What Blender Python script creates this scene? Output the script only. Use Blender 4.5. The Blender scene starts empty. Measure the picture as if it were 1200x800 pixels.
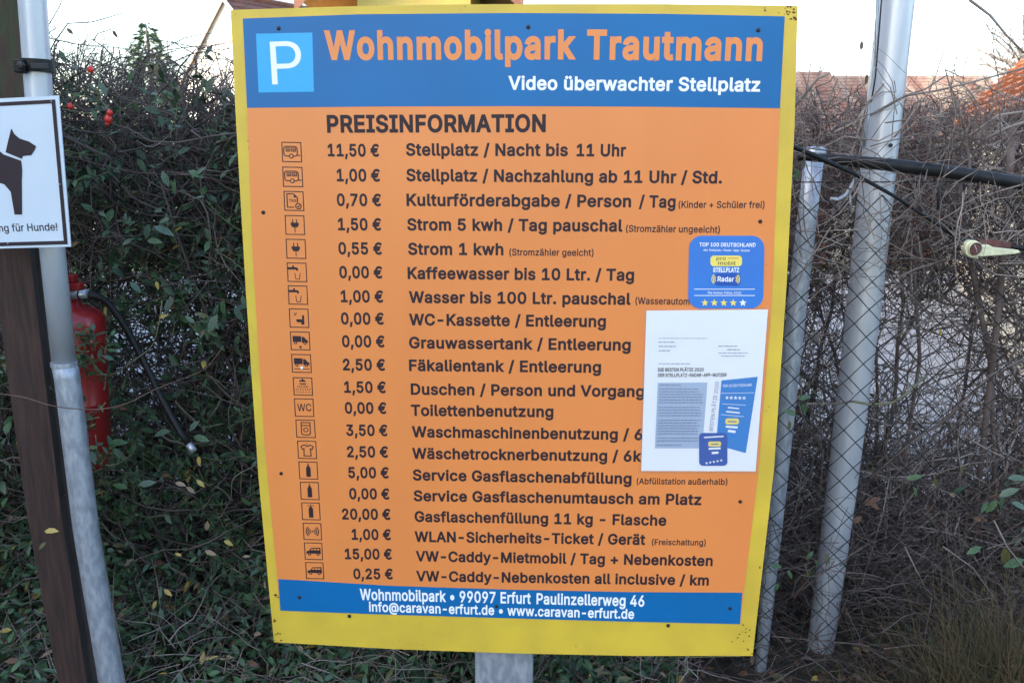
import bpy, math, random
import numpy as np
from mathutils import Vector, Matrix
R = math.radians
random.seed(7); rng = np.random.default_rng(11)
sc = bpy.context.scene
col = sc.collection

# ---------------------------------------------------------------- camera
PITCH = R(12.785); FPX = 1000.0; CAMZ = 1.6
cam = bpy.data.objects.new('camera', bpy.data.cameras.new('camera')); col.objects.link(cam)
cam.location = (0, 0, CAMZ); cam.rotation_euler = (R(90) - PITCH, 0, 0)
cam.data.sensor_width = 36; cam.data.lens = 36 * FPX / 1200
cam.data.clip_start = 0.05; cam.data.clip_end = 2000
cam.data.dof.use_dof = True; cam.data.dof.focus_distance = 1.85; cam.data.dof.aperture_fstop = 9
sc.camera = cam

# ---------------------------------------------------------------- light
SUN_EL = 24.0; SUN_AZ = -112.0        # degrees clockwise from +Y
w = bpy.data.worlds.new('World'); sc.world = w; w.use_nodes = True
nt = w.node_tree; bg = nt.nodes['Background']
sky = nt.nodes.new('ShaderNodeTexSky'); sky.sky_type = 'NISHITA'; sky.sun_disc = False
sky.sun_elevation = R(SUN_EL); sky.sun_rotation = R(SUN_AZ)
sky.air_density = 1.0; sky.dust_density = 3.0; sky.ozone_density = 1.0
nt.links.new(sky.outputs[0], bg.inputs[0]); bg.inputs[1].default_value = 0.15
sl = bpy.data.lights.new('sun', 'SUN'); sl.energy = 2.0; sl.angle = R(0.5); sl.color = (1, .93, .82)
so = bpy.data.objects.new('sun', sl); col.objects.link(so)
sd = Vector((math.sin(R(SUN_AZ)) * math.cos(R(SUN_EL)), math.cos(R(SUN_AZ)) * math.cos(R(SUN_EL)), math.sin(R(SUN_EL))))
so.rotation_euler = sd.to_track_quat('Z', 'Y').to_euler()
sc.view_settings.view_transform = 'Standard'; sc.view_settings.look = 'None'
sc.view_settings.gamma = 1; sc.view_settings.exposure = 2.5

# ---------------------------------------------------------------- helpers
def ray(px, py):
    u = (px - 600) / FPX; v = -(py - 400) / FPX
    c, s = math.cos(PITCH), math.sin(PITCH)
    return Vector((u, c + v * s, -s + v * c))
def P(px, py, Y):                      # the place in the world, Y metres away, that the photo shows at px, py
    d = ray(px, py); return Vector((0, 0, CAMZ)) + d * (Y / d.y)
def Pz(px, py, z=0.0):                 # the same on a level surface
    d = ray(px, py); return Vector((0, 0, CAMZ)) + d * ((z - CAMZ) / d.z)

def tag(o, label=None, cat=None, group=None, kind=None):
    if label: o['label'] = label
    if cat: o['category'] = cat
    if group: o['group'] = group
    if kind: o['kind'] = kind
    return o
def empty(name, loc, label, cat, group=None, rz=0):
    o = bpy.data.objects.new(name, None); col.objects.link(o); o.location = loc; o.rotation_euler = (0, 0, rz)
    o.empty_display_size = .1
    return tag(o, label, cat, group)
def link(name, me, mats, parent=None, loc=None, kind=None, smooth=False):
    o = bpy.data.objects.new(name, me); col.objects.link(o)
    if mats is not None:
        for m in (mats if isinstance(mats, (list, tuple)) else [mats]): me.materials.append(m)
    if parent: o.parent = parent
    if loc is not None: o.location = loc
    if kind: o['kind'] = kind
    if smooth: me.polygons.foreach_set('use_smooth', [len(p.vertices) <= 4 for p in me.polygons])
    return o
def off(parent):                       # world -> local of a thing's Empty
    parent_m = Matrix.Translation(parent.location) @ parent.rotation_euler.to_matrix().to_4x4()
    return parent_m.inverted()

class MB:
    def __init__(s): s.v = []; s.f = []; s.m = []
    def add(s, vs, fs, m=0):
        b = len(s.v); s.v += [tuple(v) for v in vs]; s.f += [tuple(b + i for i in f) for f in fs]; s.m += [m] * len(fs)
        return s
    def box(s, c, d, rz=0, m=0, M=None):
        x, y, z = d[0] / 2, d[1] / 2, d[2] / 2
        vs = [Vector((a * x, b * y, e * z)) for e in (-1, 1) for b in (-1, 1) for a in (-1, 1)]
        rot = M if M is not None else Matrix.Rotation(rz, 3, 'Z')
        vs = [rot @ v + Vector(c) for v in vs]
        return s.add(vs, [(0, 2, 3, 1), (4, 5, 7, 6), (0, 1, 5, 4), (2, 6, 7, 3), (0, 4, 6, 2), (1, 3, 7, 5)], m)
    def quad(s, a, b, c, d, m=0): return s.add([a, b, c, d], [(0, 1, 2, 3)], m)
    def tube(s, pts, r, n=12, m=0, caps=True):
        pts = [Vector(p) for p in pts]; rs = r if isinstance(r, (list, tuple)) else [r] * len(pts)
        up = None; vs = []
        for i, p in enumerate(pts):
            t = (pts[min(i + 1, len(pts) - 1)] - pts[max(i - 1, 0)]).normalized()
            if up is None:
                up = Vector((0, 0, 1)) if abs(t.z) < .9 else Vector((0, 1, 0))
            a = t.cross(up).normalized(); b = a.cross(t).normalized(); up = b
            vs += [p + (a * math.cos(2 * math.pi * k / n) + b * math.sin(2 * math.pi * k / n)) * rs[i] for k in range(n)]
        fs = [(i * n + k, i * n + (k + 1) % n, (i + 1) * n + (k + 1) % n, (i + 1) * n + k) for i in range(len(pts) - 1) for k in range(n)]
        if caps: fs += [tuple(range(n))[::-1], tuple((len(pts) - 1) * n + k for k in range(n))]
        return s.add(vs, fs, m)
    def lathe(s, prof, n=24, c=(0, 0, 0), m=0, M=None):
        M = M or Matrix.Identity(3); c = Vector(c)
        vs = [M @ Vector((r * math.cos(2 * math.pi * k / n), r * math.sin(2 * math.pi * k / n), z)) + c for r, z in prof for k in range(n)]
        fs = [(i * n + k, i * n + (k + 1) % n, (i + 1) * n + (k + 1) % n, (i + 1) * n + k) for i in range(len(prof) - 1) for k in range(n)]
        return s.add(vs, fs, m)
    def mesh(s, name, xf=None):
        me = bpy.data.meshes.new(name)
        vs = s.v if xf is None else [tuple(xf @ Vector(v)) for v in s.v]
        me.from_pydata(vs, [], s.f); me.polygons.foreach_set('material_index', s.m); me.update(); return me
    def build(s, name, mats, parent=None, world=True, smooth=False, kind=None, bevel=0):
        xf = off(parent) if (parent is not None and world) else None
        o = link(name, s.mesh(name, xf), mats, parent, kind=kind, smooth=smooth)
        if bevel:
            b = o.modifiers.new('bevel', 'BEVEL'); b.width = bevel; b.segments = 2; b.limit_method = 'ANGLE'
        return o

def tri_mesh(name, V, T, mi=None, smooth=False):
    me = bpy.data.meshes.new(name)
    V = np.asarray(V, np.float32); T = np.asarray(T, np.int32)
    me.vertices.add(len(V)); me.vertices.foreach_set('co', V.ravel())
    me.loops.add(T.size); me.loops.foreach_set('vertex_index', T.ravel())
    me.polygons.add(len(T)); me.polygons.foreach_set('loop_start', np.arange(len(T), dtype=np.int32) * 3)
    if mi is not None: me.polygons.foreach_set('material_index', np.asarray(mi, np.int32))
    if smooth: me.polygons.foreach_set('use_smooth', np.ones(len(T), bool))
    me.update(calc_edges=True); return me

# ---------------------------------------------------------------- materials
def mat(name, c, rough=.6, metal=0, var=0, scale=20, c2=None, bump=0, bscale=None, spec=.5, stretch=(1, 1, 1), detail=5, lo=.35, hi=.65, coat=0, transl=0):
    m = bpy.data.materials.new(name); m.use_nodes = True; n = m.node_tree.nodes; l = m.node_tree.links
    b = n['Principled BSDF']; b.inputs['Roughness'].default_value = rough; b.inputs['Metallic'].default_value = metal
    b.inputs['Specular IOR Level'].default_value = spec
    if coat: b.inputs['Coat Weight'].default_value = coat; b.inputs['Coat Roughness'].default_value = .12
    b.inputs['Base Color'].default_value = (*c, 1)
    tc = n.new('ShaderNodeTexCoord'); mp = n.new('ShaderNodeMapping'); mp.inputs['Scale'].default_value = stretch
    l.new(tc.outputs['Object'], mp.inputs[0])
    if var or c2:
        c2 = c2 or tuple(x * (1 - var) for x in c)
        no = n.new('ShaderNodeTexNoise'); no.inputs['Scale'].default_value = scale; no.inputs['Detail'].default_value = detail
        l.new(mp.outputs[0], no.inputs[0])
        cr = n.new('ShaderNodeValToRGB'); cr.color_ramp.elements[0].position = lo; cr.color_ramp.elements[1].position = hi
        cr.color_ramp.elements[0].color = (*c, 1); cr.color_ramp.elements[1].color = (*c2, 1)
        l.new(no.outputs[0], cr.inputs[0]); l.new(cr.outputs[0], b.inputs['Base Color'])
    if bump:
        nb = n.new('ShaderNodeTexNoise'); nb.inputs['Scale'].default_value = bscale or scale; nb.inputs['Detail'].default_value = 6
        l.new(mp.outputs[0], nb.inputs[0])
        bp = n.new('ShaderNodeBump'); bp.inputs['Strength'].default_value = bump; bp.inputs['Distance'].default_value = .01
        l.new(nb.outputs[0], bp.inputs['Height']); l.new(bp.outputs[0], b.inputs['Normal'])
    if transl:
        b.inputs['Transmission Weight'].default_value = 0
    return m
M = {}
M['yellow'] = mat('yellow_paint', (.66, .47, .045), .42, c2=(.56, .39, .045), scale=9, bump=.03, bscale=60)
M['orange'] = mat('orange_print', (.76, .250, .066), .36, c2=(.70, .225, .060), scale=3.5, bump=.12, bscale=3, spec=.45, stretch=(1.6, 1, .5), lo=.3, hi=.75)
M['blue'] = mat('blue_print', (.004, .138, .37), .36, c2=(.006, .122, .33), scale=4, bump=.12, bscale=3, spec=.3)
M['cyan'] = mat('light_blue_print', (.015, .36, .72), .4)
M['ink'] = mat('dark_ink', (.026, .016, .022), .55, spec=.3)
M['whiteink'] = mat('white_ink', (.80, .82, .84), .45)
M['rust'] = mat('rust', (.16, .05, .02), .9, c2=(.05, .02, .015), scale=300)
M['screw'] = mat('dark_screw', (.035, .028, .028), .5, metal=.6)
M['galv'] = mat('galvanised_steel', (.40, .43, .47), .42, metal=.75, c2=(.27, .30, .34), scale=26, bump=.12, bscale=60, stretch=(1, 1, .25))
M['galv_dull'] = mat('dull_galvanised_steel', (.27, .30, .35), .42, metal=.4, c2=(.40, .43, .48), scale=75, bump=.2, bscale=120, stretch=(1, 1, .4), detail=9, lo=.40, hi=.62)
M['galv_pole'] = mat('painted_grey_steel', (.50, .53, .58), .36, metal=.35, c2=(.42, .45, .50), scale=26, bump=.12, bscale=50, stretch=(1, 1, .2))
M['wood'] = mat('brown_stained_wood', (.050, .023, .017), .75, c2=(.022, .011, .009), scale=18, stretch=(6, 6, .5), bump=.5, bscale=20)
M['wood_side'] = mat('weathered_wood_edge', (.05, .042, .04), .85, c2=(.03, .024, .022), scale=25, stretch=(5, 5, .4), bump=.5, bscale=20)
M['moss'] = mat('mossy_wood', (.035, .045, .02), .9, c2=(.05, .028, .022), scale=22, stretch=(3, 3, .7), bump=.5)
M['black'] = mat('black_rubber', (.007, .0075, .009), .5, spec=.3, var=.3, scale=40, bump=.1)
M['blackpipe'] = mat('black_plastic_pipe', (.007, .008, .010), .5, spec=.3, c2=(.016, .016, .018), scale=30, bump=.15)
M['red'] = mat('red_enamel', (.27, .010, .012), .35, c2=(.19, .012, .014), scale=9, coat=.2, bump=.08, bscale=25)
M['wire'] = mat('weathered_steel_wire', (.012, .013, .015), .6, c2=(.035, .035, .038), scale=12, spec=.3)
M['cream'] = mat('cream_plastic', (.62, .63, .42), .5, c2=(.5, .5, .33), scale=60)
M['brownp'] = mat('red_brown_plastic', (.11, .035, .03), .6, c2=(.06, .02, .02), scale=60)
M['whiteplate'] = mat('white_plate', (.56, .64, .73), .35, c2=(.52, .60, .69), scale=5)
M['paper'] = mat('white_paper', (.78, .80, .84), .55, bump=.15, bscale=14)
M['greyprint'] = mat('blue_grey_print', (.36, .45, .60), .5)
M['smallink'] = mat('grey_ink', (.17, .20, .28), .5)
M['stblue'] = mat('sticker_blue', (.035, .19, .60), .3, c2=(.035, .16, .52), scale=8)
M['navy'] = mat('navy_print', (.010, .075, .36), .4)
M['styellow'] = mat('sticker_yellow', (.80, .66, .14), .4)
M['flyer'] = mat('flyer_blue', (.008, .19, .55), .4)
M['stred'] = mat('red_ink', (.6, .08, .03), .4)

# glyph outlines
GLYPHS = {
 33: (196, [[92,-5,110,-4,124,3,137,17,143,33,142,50,135,68,121,81,104,87,83,85,67,75,57,61,52,43,54,28,64,10,76,1], [69,161,128,163,132,446,130,509,63,507,66,174]]),
 40: (273, [[178,-96,235,-94,201,-18,176,50,160,113,151,180,153,257,167,344,182,400,200,457,234,537,177,539,164,517,134,450,116,393,104,338,91,255,89,225,90,173,96,124,105,79,115,40,132,-6,158,-63]]),
 41: (273, [[39,-96,96,-96,104,-83,133,-27,157,39,174,102,183,164,183,250,176,308,167,354,153,407,136,459,121,494,96,539,38,539,69,467,95,389,114,297,122,226,122,189,119,154,106,84,82,6]]),
 43: (453, [[200,34,255,35,255,172,391,173,390,225,255,226,253,363,199,363,198,226,61,224,61,172,198,171]]),
 44: (188, [[38,-119,84,-118,136,71,67,70]]),
 45: (453, [[114,190,335,188,337,244,116,245]]),
 46: (188, [[89,-5,107,-4,123,4,135,17,141,34,140,50,133,67,120,80,101,87,84,86,66,76,54,62,49,44,52,25,61,11,73,1]]),
 47: (249, [[16,-77,71,-76,234,533,178,531]]),
 48: (453, [[212,-7,250,-6,290,4,315,18,347,46,367,76,387,120,398,167,404,218,404,291,398,340,387,385,369,429,349,459,322,486,288,505,264,512,244,515,209,515,168,506,136,489,111,467,85,431,70,397,56,346,49,292,48,236,53,179,65,125,82,83,106,46,134,21,167,3,186,-3], [220,49,192,55,171,67,149,89,134,114,124,139,114,181,109,225,109,283,114,328,121,360,131,388,149,420,165,437,189,452,210,458,236,459,264,452,288,437,306,417,321,390,331,363,341,313,344,280,344,228,340,188,332,150,322,121,306,92,289,72,273,61,248,51]]),
 49: (453, [[78,0,390,0,390,54,276,56,276,508,199,509,86,427,87,359,210,447,213,56,78,54]]),
 50: (453, [[65,0,388,0,387,57,153,58,161,70,268,179,320,238,354,285,374,326,381,361,381,385,372,424,360,447,344,468,322,487,296,502,269,511,243,515,199,514,162,505,137,493,116,478,93,453,78,427,67,391,66,363,125,362,134,403,147,426,166,443,185,453,206,458,234,459,258,455,287,441,304,424,313,408,317,396,320,366,318,349,312,330,303,311,287,288,248,244,65,47]]),
 51: (453, [[115,19,145,5,185,-5,235,-7,259,-4,290,4,324,21,347,38,373,69,384,91,389,111,393,129,393,160,383,200,369,226,344,253,308,276,270,288,222,291,372,459,372,509,70,508,71,452,287,449,157,299,157,249,228,246,258,240,279,231,298,218,315,198,325,175,329,153,329,136,326,118,317,96,308,83,287,67,268,58,250,53,228,50,199,51,181,54,163,60,148,68,129,84,120,96,113,114,109,132,44,132,49,99,63,68,85,40]]),
 52: (453, [[341,0,343,105,413,107,413,163,343,164,342,317,282,317,281,163,109,165,310,507,249,509,237,492,39,160,39,107,281,105,282,0]]),
 53: (453, [[146,8,178,-3,206,-7,245,-6,283,3,309,15,334,33,359,60,376,88,384,110,391,147,391,181,388,202,381,227,368,254,352,277,334,296,315,310,294,321,269,329,242,333,207,332,182,327,154,314,135,301,151,452,366,452,366,509,96,508,68,253,127,246,156,264,194,275,222,277,255,271,282,257,305,234,320,207,328,170,327,145,322,123,314,104,302,86,291,75,276,65,260,57,237,51,213,50,193,53,175,59,159,69,141,85,133,96,125,113,122,131,60,130,62,113,69,87,86,55,111,29]]),
 54: (453, [[183,-2,212,-7,242,-7,278,0,303,11,327,26,352,50,372,80,383,107,389,140,389,174,386,197,379,220,370,239,355,262,341,276,309,299,289,306,261,312,236,314,213,312,201,309,177,298,320,508,251,507,121,317,85,251,71,212,63,177,63,144,70,112,81,82,99,53,123,28,158,7], [210,50,187,56,166,69,152,81,139,99,130,120,126,139,126,177,129,193,137,212,149,230,161,243,178,254,197,262,213,265,240,265,255,262,273,255,289,244,306,225,319,203,325,183,327,167,326,139,323,124,314,101,300,81,286,68,270,58,250,51,235,49]]),
 55: (453, [[98,0,166,1,390,448,390,508,62,508,63,452,323,451]]),
 56: (453, [[209,-7,245,-7,284,-1,313,9,343,26,365,45,385,71,397,102,401,131,400,151,396,171,390,188,375,217,358,235,346,245,322,259,301,266,326,277,345,291,365,317,373,333,382,369,381,400,373,428,354,460,329,484,292,505,272,511,246,515,199,514,176,510,156,503,130,489,113,476,97,459,84,439,74,415,70,394,70,368,78,334,90,312,108,290,124,279,153,266,115,251,95,236,82,222,61,186,55,166,52,142,54,111,62,83,78,57,100,33,122,18,144,7,174,-2], [156,66,144,74,130,89,122,103,116,122,116,156,122,175,129,188,150,211,176,226,203,233,222,235,256,232,278,225,303,210,317,196,329,177,336,155,337,130,331,106,324,92,308,74,294,65,283,59,253,51,236,49,206,50,181,55], [170,304,152,321,139,342,135,355,133,369,134,390,143,417,158,437,167,444,187,454,215,460,238,460,256,457,285,444,293,438,302,428,311,413,318,389,319,372,315,348,309,334,298,318,286,307,268,297,250,291,237,289,209,290,189,295]]),
 57: (453, [[132,0,202,1,340,206,370,262,381,292,389,333,389,364,385,390,376,418,357,452,339,473,317,490,284,507,244,515,208,515,182,511,156,502,125,483,102,460,83,433,70,400,63,369,63,333,67,313,73,290,82,270,94,251,109,234,122,224,148,208,185,197,201,195,238,196,253,200,276,210], [216,243,199,246,175,256,159,269,147,281,140,292,129,317,125,341,125,362,128,382,133,397,145,418,161,437,177,448,196,456,217,460,236,460,256,456,281,445,303,425,314,409,322,389,326,370,327,341,324,320,317,299,306,281,292,267,276,255,253,246,237,243]]),
 58: (188, [[89,-5,107,-4,123,4,135,17,141,34,140,50,133,67,120,80,101,87,84,86,66,76,54,62,49,44,52,25,61,11,73,1], [86,271,104,271,122,279,136,293,141,308,140,326,132,345,120,355,105,361,92,362,73,356,58,344,50,326,50,306,58,290,71,278]]),
 64: (676, [[278,-129,330,-135,391,-134,449,-124,478,-116,504,-106,489,-59,428,-77,373,-85,337,-85,306,-82,273,-76,241,-66,208,-51,178,-29,160,-12,135,22,115,64,101,123,97,167,101,232,110,273,131,327,157,365,192,397,213,411,246,426,275,434,310,440,340,442,384,440,415,435,444,427,467,416,497,397,533,362,551,336,563,311,577,261,581,229,580,169,576,132,568,97,558,78,546,67,528,60,508,60,495,65,487,71,477,88,474,100,472,334,419,335,417,305,407,316,387,330,370,338,344,343,317,343,298,340,275,332,255,321,242,311,223,291,202,255,196,239,190,209,189,161,197,116,210,83,228,57,257,30,275,22,301,15,333,13,358,16,378,23,392,31,409,48,421,68,435,42,447,30,470,19,510,11,534,12,553,16,579,29,600,49,609,63,620,88,629,125,635,183,635,235,632,261,618,317,595,366,572,396,547,422,508,451,479,467,454,476,427,483,391,489,362,491,314,490,259,482,202,463,160,439,136,421,112,397,86,362,61,309,47,258,40,200,40,158,43,123,56,61,71,22,83,-2,114,-44,136,-65,164,-86,210,-110,239,-120], [311,66,294,71,279,81,264,98,256,112,249,130,243,160,242,199,245,218,252,240,263,258,273,270,289,281,301,287,322,291,358,289,381,282,392,275,404,262,413,245,418,226,421,203,421,165,417,134,411,115,403,99,382,77,371,71,351,66]]),
 65: (480, [[18,0,85,1,135,142,344,141,395,0,463,0,276,508,200,507], [155,200,202,335,239,454,286,304,322,200]]),
 66: (456, [[60,0,264,0,299,4,331,12,361,27,388,49,400,67,412,93,418,125,417,159,408,193,393,218,371,240,345,255,315,265,346,280,372,299,388,323,397,357,397,391,388,427,381,443,367,461,350,478,334,488,301,502,259,509,60,508], [125,57,125,231,250,231,278,228,296,222,317,211,335,195,344,183,350,167,354,150,353,119,343,95,332,81,320,72,296,63,267,58], [125,286,125,452,250,452,266,450,284,446,299,439,311,431,325,414,333,396,336,380,336,363,333,347,328,334,316,317,294,299,274,290,250,285]]),
 67: (510, [[251,-7,293,-6,330,1,360,12,400,36,428,62,449,92,464,124,472,159,409,161,396,126,382,105,368,89,345,72,324,63,299,56,275,53,249,54,231,57,211,63,188,73,167,89,150,105,128,138,113,178,104,220,103,254,107,308,115,340,134,381,156,411,185,433,210,446,247,455,277,456,316,449,348,434,367,421,380,408,401,373,409,348,472,348,462,390,449,417,433,440,416,460,387,482,360,497,317,511,288,515,238,514,193,504,150,483,113,454,87,423,66,386,49,337,41,288,40,236,48,175,56,147,67,120,90,80,122,46,161,19,205,1]]),
 68: (502, [[60,0,236,0,267,3,297,9,333,22,368,42,401,71,424,101,443,142,457,197,461,236,461,275,456,320,442,371,423,411,404,436,384,456,361,473,332,489,311,497,257,508,60,508], [125,57,125,452,246,451,271,447,299,438,330,422,354,401,372,375,389,333,398,282,398,228,392,188,380,150,363,121,341,98,319,81,292,69,270,62,239,58]]),
 69: (419, [[60,0,375,0,374,57,125,58,125,228,355,230,354,286,125,286,125,452,372,452,373,508,60,508]]),
 70: (410, [[60,0,125,1,125,220,346,222,344,278,125,279,125,452,368,452,369,508,60,508]]),
 71: (520, [[252,-7,296,-6,339,3,380,21,410,42,441,75,461,110,473,150,478,179,477,256,285,256,284,200,415,199,412,167,403,137,384,105,366,85,334,66,307,57,276,53,243,55,209,64,174,83,150,105,133,129,115,168,106,206,103,254,107,308,115,340,134,381,154,409,185,434,214,448,245,455,275,456,312,450,346,434,371,414,393,383,409,349,473,349,465,384,450,416,430,444,410,464,380,485,355,498,318,510,285,515,245,515,194,505,159,489,122,463,91,430,66,386,49,337,43,305,40,273,42,211,51,164,68,118,94,75,124,44,158,20,204,1]]),
 72: (517, [[60,0,125,1,126,232,391,232,392,1,457,0,457,508,392,507,390,289,125,289,125,507,60,508]]),
 73: (300, [[32,0,268,0,268,56,183,58,183,451,268,452,268,508,32,508,32,452,118,451,118,58,32,56]]),
 75: (467, [[60,0,125,0,125,167,198,244,372,1,448,0,243,288,447,508,362,508,195,327,125,244,125,507,60,508]]),
 76: (393, [[361,0,360,57,125,57,124,509,60,507,60,0]]),
 77: (628, [[60,0,122,1,122,317,120,433,165,303,285,1,340,0,345,8,457,292,506,434,504,315,504,1,568,0,568,508,476,508,349,178,315,74,274,195,151,508,60,508]]),
 78: (523, [[60,0,125,1,125,317,121,428,198,295,386,1,463,0,462,508,399,507,399,129,402,81,350,172,136,508,60,508]]),
 79: (533, [[251,-7,293,-6,330,1,375,20,412,46,444,81,469,125,483,167,492,224,492,285,484,336,470,381,447,422,425,450,410,464,372,490,332,507,287,515,247,515,196,505,161,489,118,458,89,425,75,404,62,375,48,332,40,273,41,221,50,167,66,124,92,78,124,45,160,20,198,3,227,-4], [260,53,231,57,202,67,170,85,148,108,125,143,113,174,105,212,103,254,105,296,115,340,132,377,151,405,177,429,210,446,247,455,277,456,304,452,338,439,373,415,392,392,412,357,423,325,430,277,430,232,425,194,416,162,401,130,381,102,356,80,330,66,297,56]]),
 80: (444, [[60,0,125,0,125,185,258,187,306,196,335,208,350,218,373,240,387,260,399,286,407,318,409,357,405,388,397,415,382,444,365,464,336,485,299,501,253,509,60,508], [125,244,125,452,242,452,260,450,291,442,317,423,333,402,341,382,345,361,345,333,341,312,332,291,322,277,310,265,285,250,258,244]]),
 81: (533, [[467,-48,404,39,433,67,457,101,474,139,488,192,493,240,490,303,480,351,462,398,442,430,410,464,372,490,346,502,296,514,247,515,218,511,185,501,161,489,135,472,118,458,100,439,75,404,62,375,51,344,41,287,41,221,52,161,63,130,74,106,100,68,124,45,153,24,187,7,233,-5,283,-7,318,-2,357,11,401,-48], [260,53,231,57,202,67,170,85,148,108,125,143,113,174,105,212,103,254,105,296,115,340,132,377,151,405,177,429,210,446,247,455,277,456,304,452,338,439,373,415,392,392,412,357,423,325,430,277,430,232,425,193,412,152,392,116,381,102,367,89,313,159,246,159,319,62,292,55]]),
 82: (449, [[60,0,125,0,126,198,247,198,353,0,427,0,315,208,350,227,377,251,389,268,397,285,404,306,408,330,409,362,407,381,403,402,394,426,375,457,356,474,338,486,299,502,255,509,60,508], [125,255,125,452,245,452,268,449,284,445,304,435,328,415,335,404,343,379,345,338,341,318,334,300,325,288,311,275,289,263,256,256]]),
 83: (447, [[193,-8,244,-9,276,-5,308,4,337,18,365,37,387,62,400,90,407,121,407,159,401,184,395,197,383,214,362,235,336,252,298,268,171,307,137,327,127,337,119,351,115,367,115,385,119,402,133,423,148,437,167,448,192,456,213,459,236,459,262,455,280,449,300,438,313,429,325,415,333,399,337,378,401,378,398,402,389,428,373,455,355,473,332,489,303,503,275,511,247,515,208,515,174,510,141,500,120,489,97,473,75,449,59,417,53,391,53,356,60,328,76,300,98,279,119,265,155,248,261,218,294,206,325,187,336,174,342,163,345,149,344,122,337,103,323,84,308,71,291,62,267,54,245,50,214,49,198,51,162,61,146,69,127,83,118,94,108,119,105,136,38,136,42,108,52,81,64,60,85,35,108,19,126,9,155,-1]]),
 84: (449, [[194,0,257,1,257,452,417,452,417,508,33,508,33,452,193,451]]),
 85: (517, [[142,22,173,6,220,-6,278,-8,314,-3,349,8,382,27,411,51,433,81,449,116,457,161,457,508,393,507,393,164,383,125,368,99,354,84,340,73,321,63,304,57,267,51,239,52,221,55,205,60,184,70,155,92,135,125,129,140,124,167,124,507,60,508,60,171,62,139,72,104,92,69,119,39]]),
 86: (480, [[205,0,278,1,460,500,461,509,395,508,289,208,242,55,200,185,85,507,18,508]]),
 87: (686, [[155,1,231,0,320,330,342,432,365,332,455,1,530,0,669,508,603,508,518,175,493,66,472,157,380,507,306,508,218,175,193,64,167,181,82,507,18,508]]),
 88: (474, [[19,0,91,0,195,149,237,217,292,128,381,1,455,0,276,263,445,508,373,508,272,361,238,303,193,378,104,508,30,508,200,260]]),
 89: (472, [[204,0,267,0,268,208,454,508,380,507,280,346,237,264,196,338,91,508,18,508,203,208]]),
 90: (438, [[42,0,399,0,398,57,115,57,169,128,397,461,397,508,40,508,42,452,322,453,274,386,41,47]]),
 97: (389, [[106,0,146,-9,173,-9,202,-4,223,4,244,17,258,31,275,51,278,0,337,0,337,265,334,289,325,315,308,342,288,360,250,377,215,384,180,385,154,381,121,371,94,357,74,342,55,319,42,292,99,274,115,299,140,318,167,328,185,331,205,331,228,327,249,317,266,298,273,280,275,253,269,239,248,229,181,221,116,209,93,201,74,191,57,179,43,162,34,140,31,122,32,85,38,62,50,40,68,21,86,9], [100,75,93,93,93,118,101,137,118,151,134,159,156,165,239,177,263,183,275,189,275,135,272,115,267,101,257,84,245,70,233,62,210,51,196,47,163,45,127,53,109,64]]),
 98: (424, [[292,4,324,24,351,52,370,84,382,118,390,167,390,210,384,251,371,292,346,331,332,347,316,359,282,377,244,385,206,384,190,381,170,373,148,357,137,347,117,320,114,507,54,509,53,0,112,0,116,58,133,36,150,19,170,5,188,-3,215,-8,244,-8,264,-5], [212,47,193,50,166,62,150,74,137,90,125,114,117,142,113,170,113,208,118,242,125,264,135,284,148,301,168,317,183,324,204,329,228,330,250,326,271,317,290,303,306,282,317,258,324,233,328,202,328,177,325,151,317,120,306,97,295,81,279,65,264,56,237,48]]),
 99: (396, [[192,-8,224,-8,251,-4,276,4,297,15,318,30,340,55,355,81,363,102,304,117,300,104,288,83,265,62,240,50,218,47,199,47,166,54,148,64,129,81,111,113,103,134,97,167,96,195,100,228,107,252,118,279,130,295,152,315,165,322,184,328,199,330,224,329,252,321,272,310,291,290,303,262,360,277,355,294,344,317,329,335,313,350,295,362,273,373,247,381,221,385,183,384,147,375,119,361,93,342,71,317,52,283,40,248,34,207,35,158,42,121,52,93,72,59,98,30,130,9,158,-2]]),
 100: (424, [[126,7,149,-2,181,-8,209,-8,237,-3,254,5,275,19,287,30,309,58,314,0,372,0,372,508,311,507,307,320,287,347,275,358,246,377,210,385,172,384,133,373,112,361,96,349,71,322,52,287,40,250,34,208,35,159,43,116,63,69,80,44,99,25], [197,47,173,51,151,61,133,77,123,88,113,108,104,132,97,168,96,197,99,226,108,258,117,280,130,297,148,313,168,324,189,329,213,330,236,326,255,317,277,299,291,281,303,254,310,226,312,169,307,143,298,111,289,93,277,78,264,66,244,54,221,48]]),
 101: (404, [[196,-8,228,-8,256,-4,279,3,305,16,326,30,341,46,354,65,365,90,306,104,289,77,275,64,259,55,242,49,222,46,194,47,174,51,153,60,141,68,130,78,115,97,102,129,96,168,371,170,371,210,366,252,353,292,337,321,313,347,290,363,258,377,219,385,190,385,158,379,126,366,94,344,71,317,52,284,40,248,34,206,35,157,41,123,52,91,75,54,92,35,124,13,156,-1], [104,257,114,280,136,306,154,318,172,326,196,330,214,330,247,323,265,313,280,298,299,268,304,249,309,222,97,224]]),
 102: (254, [[83,0,142,1,142,327,228,329,227,379,142,379,142,422,145,443,153,459,170,470,184,474,207,474,227,469,240,521,209,529,181,530,152,525,125,513,100,493,85,465,81,443,81,379,7,377,7,327,81,326]]),
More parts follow.
